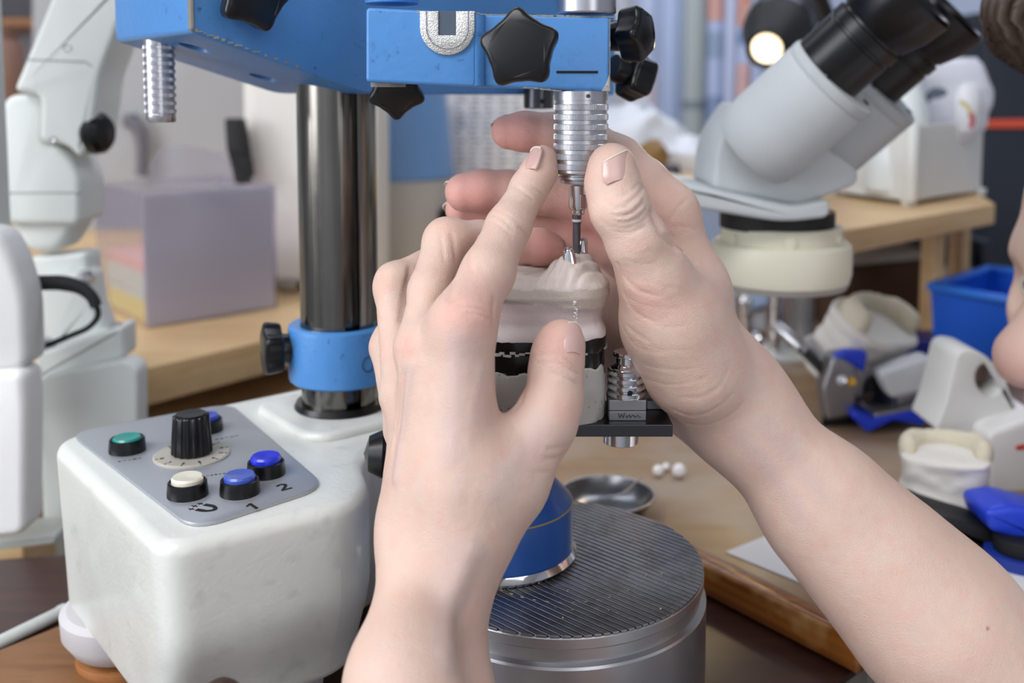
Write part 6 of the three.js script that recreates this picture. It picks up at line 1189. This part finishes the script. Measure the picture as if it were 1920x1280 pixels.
{ // articulators and models on the bench
  const B = BENCH + 0.0002;
  const z0 = -0.76, c0 = atZ(1578, 690, z0);
  
  jawModel(c0, px2(92, z0), px2(76, z0) * 0.9, px2(136, z0), 0.5, [0.55, -0.15], 'plaster_jaw', 'white plaster jaw model with cream teeth tilted on the blue articulator');
  const t = thing('articulator', 'metal and blue dental articulator carrying the tilted plaster jaw', 'articulator', V(c0.x, B, -0.74));
  const z = -0.72;
  part('cylinder_body', cyl(atZ(1650, 742, z), atZ(1768, 704, z - 0.015), px2(42, z), px2(42, z), 40, 0.002), mt.alu, t);
  part('body_cover', boxUV(slab([[1648, 700, 6], [1745, 668, 8], [1768, 690, 6], [1760, 728, 8], [1672, 750, 6]], z + 0.02, 0.02, 0.004)), M(0xd2d6da, 0.4), t);
  part('end_disc', cyl(atZ(1648, 742, z + 0.004), atZ(1652, 741, z + 0.003), px2(39, z), px2(39, z), 40), mt.gun, t);
  part('rail', boxUV(slab([[1640, 776, 3], [1742, 756, 3], [1742, 768, 3], [1640, 788, 3]], z + 0.02, 0.03, 0.002)), mt.satin, t);
  part('foot', boxUV(slab([[1604, 770, 6], [1640, 784, 4], [1742, 766, 4], [1734, 798, 6], [1676, 788, 6], [1628, 812, 5], [1598, 782, 5]], z + 0.022, 0.03, 0.003)), mt.artblue, t, 'bright blue curved foot');
  part('hinge_plate', boxUV(slab([[1562, 668, 10], [1604, 662, 10], [1612, 720, 8], [1600, 780, 8], [1552, 790, 8], [1542, 730, 8]], z + 0.012, 0.02, 0.003)), mt.satin, t);
  part('upper_arc', boxUV(slab([[1566, 672, 4], [1590, 658, 6], [1628, 660, 4], [1622, 700, 4], [1606, 690, 6], [1584, 674, 6]], z + 0.016, 0.012, 0.002)), mt.artblue, t, 'blue curved arm');
  part('brass_pin', cyl(atZ(1596, 716, z + 0.03), atZ(1597, 716, z + 0.036), px2(8, z)), mt.gold, t);
  part('steel_pin', cyl(atZ(1576, 712, z + 0.03), atZ(1577, 712, z + 0.036), px2(9, z)), mt.chrome, t);
  part('slide_bar', cyl(atZ(1455, 610, z - 0.03), atZ(1514, 660, z - 0.01), px2(13, z), px2(13, z), 20), mt.alu, t);
  part('slide_bar', cyl(atZ(1512, 640, z - 0.025), atZ(1575, 712, z), px2(13, z), px2(13, z), 20), mt.alu, t);
  part('dark_bar', cyl(atZ(1500, 652, z - 0.012), atZ(1572, 724, z + 0.006), px2(9, z), px2(9, z), 20), mt.blackmatt, t);
  part('end_cap', cyl(atZ(1766, 690, z - 0.012), atZ(1776, 684, z - 0.014), px2(30, z), px2(30, z), 30), mt.satin, t);
  part('base_plate', prism([on(1540, 800, B), on(1750, 790, B), on(1740, 720, B), on(1560, 720, B)].map((p) => [p.x, p.z]), B, B + 0.004, 0.001), mt.blackmatt, t);
  // dark blue piece behind
  const nb2 = thing('blue_tray', 'small dark blue tray between the jaw model and blue bin', 'tray', on(1735, 672, B));
  { const p = on(1735, 676, B); part('tray', rbox(0.06, 0.02, 0.04, 0.004, V(p.x, B + 0.01, p.z)), M(0x15247a, 0.4), nb2); part('tray_rim', rbox(0.064, 0.004, 0.044, 0.0015, V(p.x, B + 0.021, p.z)), M(0x1a2c90, 0.4), nb2); }
  const ch = thing('chrome_clamp', 'shiny chrome clamp beside the forearm under the microscope', 'clamp', on(1415, 640, B));
  part('jaw', slab([[1386, 560, 6], [1412, 552, 8], [1414, 610, 10], [1436, 626, 8], [1430, 650, 8], [1396, 640, 8]], -0.845, 0.025, 0.004), mt.chrome, ch); part('grip', cyl(atZ(1400, 650, -0.85), atZ(1432, 630, -0.84), 0.006), mt.chrome, ch);
  part('base', rbox(0.04, 0.006, 0.03, 0.002, V(atZ(1400, 665, -0.85).x, B + 0.003, -0.85)), mt.steel, ch);
  const bs = thing('blue_sheet', 'pale blue folded cloth under the microscope near the wrist', 'cloth', on(1400, 560, B));
  part('cloth', slab([[1360, 535, 6], [1445, 530, 6], [1448, 575, 8], [1380, 590, 8]], -1.0, 0.06, 0.01), M(0x9fb4d4, 0.7), bs);
  part('support', bx(atZ(1380, 590, -1.0).x, atZ(1440, 590, -1.0).x, BENCH, yAt(585, -1.0), -1.05, -1.01), mt.greyboard, bs);
  // tape dispenser
  const dz = -0.62, dp = thing('tape_dispenser', 'white wedge-shaped tape dispenser with a round hole at the right edge', 'dispenser', on(1830, 810, B));
  const sh = shapeOf([[1796, 654, 24], [1850, 662, 40], [1888, 720, 40], [1912, 775, 20], [1908, 806, 14], [1846, 822, 14], [1752, 806, 10], [1772, 760, 20]].map(([x, yy, r]) => { const p = atZ(x, yy, dz); return [p.x, p.y, r * 0.00033]; }));
  const ho = new THREE.Path(), hp = atZ(1854, 712, dz); ho.absellipse(hp.x, hp.y, px2(24, dz), px2(32, dz), 0, Math.PI * 2, false, 0.3); sh.holes.push(ho);
  const dg = extr(sh, 0.04, 0.002, 3).translate(0, 0, dz - 0.04);
  part('housing', boxUV(creased(dg, 0.6)), mt.offwhite, dp);
  part('hub', cyl(V(hp.x, hp.y, dz - 0.032), V(hp.x, hp.y, dz - 0.02), px2(27, dz)), M(0xa88a7c, 0.6), dp);
  part('base_strip', boxUV(slab([[1846, 806, 6], [1910, 786, 8], [1912, 808, 6], [1850, 824, 6]], dz + 0.003, 0.045, 0.003)), M(0xb4c2d2, 0.5), dp);
  // second jaw on black base, blue and black articulator in front
  const z2 = -0.56, c2 = atZ(1772, 938, z2);
  jawModel(c2, px2(86, z2), px2(70, z2), px2(112, z2), -0.35, [0.08, 0.04], 'plaster_jaw', 'white plaster jaw model with notched rim on the black articulator plate');
  const a2 = thing('articulator', 'black and blue articulator under the second plaster jaw at the right edge', 'articulator', V(c2.x + 0.02, B, z2));
  part('mounting_plate', cyl(atZ(1770, 968, z2), atZ(1772, 936, z2), px2(72, z2), px2(80, z2), 48, 0.002), mt.blackmatt, a2);
  part('black_bar', boxUV(slab([[1715, 962, 8], [1850, 985, 6], [1990, 1040, 6], [1990, 1090, 8], [1880, 1060, 10], [1740, 1000, 8]], z2 + 0.045, 0.04, 0.005)), mt.blackmatt, a2);
  part('blue_arm', boxUV(slab([[1846, 958, 14], [1900, 948, 14], [2000, 975, 8], [2000, 1040, 8], [1858, 998, 14]], z2 + 0.055, 0.03, 0.006)), M(0x2446d8, 0.35), a2, 'bright blue moulded arm');
  part('foot_disc', cyl(on(1915, 1052, B), on(1915, 1052, B).add(V(0, 0.006, 0)), 0.019, 0.018), M(0x1f3a9a, 0.4), a2);
  part('foot_post', cyl(on(1915, 1052, B).add(V(0, 0.006, 0)), on(1915, 1052, B).add(V(0, 0.014, 0)), 0.014), mt.blackmatt, a2);
  part('base_plate', prism([on(1700, 985, B), on(1830, 1010, B), on(1850, 940, B), on(1740, 930, B)].map((p) => [p.x, p.z]), B, B + 0.005, 0.001), mt.blackmatt, a2);
  const wb = thing('white_block', 'white plastic block with an orange mark beside the second jaw', 'block', on(1900, 930, B));
  part('block', boxUV(slab([[1852, 812, 6], [1960, 776, 8], [1960, 950, 6], [1856, 950, 6]], -0.6, 0.05, 0.004)), mt.white, wb);
  part('orange_mark', slab([[1904, 836, 4], [1924, 832, 4], [1924, 842, 4], [1906, 844, 4]], -0.5994, 0.001, 0), mt.orange, wb);
  // blue storage bin
  const q = [on(1752, 682, B), on(1890, 716, B), on(1990, 668, B), on(1850, 640, B)], h = 0.07, fl = 1.1, cen = q.reduce((s, p) => s.add(p.clone().multiplyScalar(0.25)), V(0, 0, 0));
  const bin = thing('blue_bin', 'bright blue plastic storage bin at the right behind the tape dispenser', 'bin', cen);
  const Q = q.map((p) => p.clone().sub(cen).multiplyScalar(fl).add(cen).setY(B + h));
  for (let i = 0; i < 4; i++) {
    const a = q[i], b = q[(i + 1) % 4], A = Q[i], Bq = Q[(i + 1) % 4], inw = cen.clone().sub(a.clone().lerp(b, 0.5)).setY(0).normalize().multiplyScalar(0.002);
    const v = [a, b, Bq, A], g = new THREE.BufferGeometry(), P = [...v, ...v.map((p) => p.clone().add(inw))].flatMap((p) => p.toArray());
    g.setAttribute('position', new THREE.Float32BufferAttribute(P, 3)); g.setIndex([0, 1, 2, 0, 2, 3, 5, 4, 7, 5, 7, 6, 3, 2, 6, 3, 6, 7, 1, 0, 4, 1, 4, 5, 0, 3, 7, 0, 7, 4, 2, 1, 5, 2, 5, 6]);
    const n = g.toNonIndexed(); n.computeVertexNormals(); n.setAttribute('uv', new THREE.Float32BufferAttribute(new Float32Array(n.attributes.position.count * 2), 2));
    part('side', n, mt.bin, bin);
    part('rim', cyl(A, Bq, 0.0042, 0.0042, 12), mt.binlight, bin);
  }
  part('bottom', prism(q.map((p) => [p.x, p.z]), B, B + 0.003), mt.bin, bin);
}

renderer.render(scene, camera);
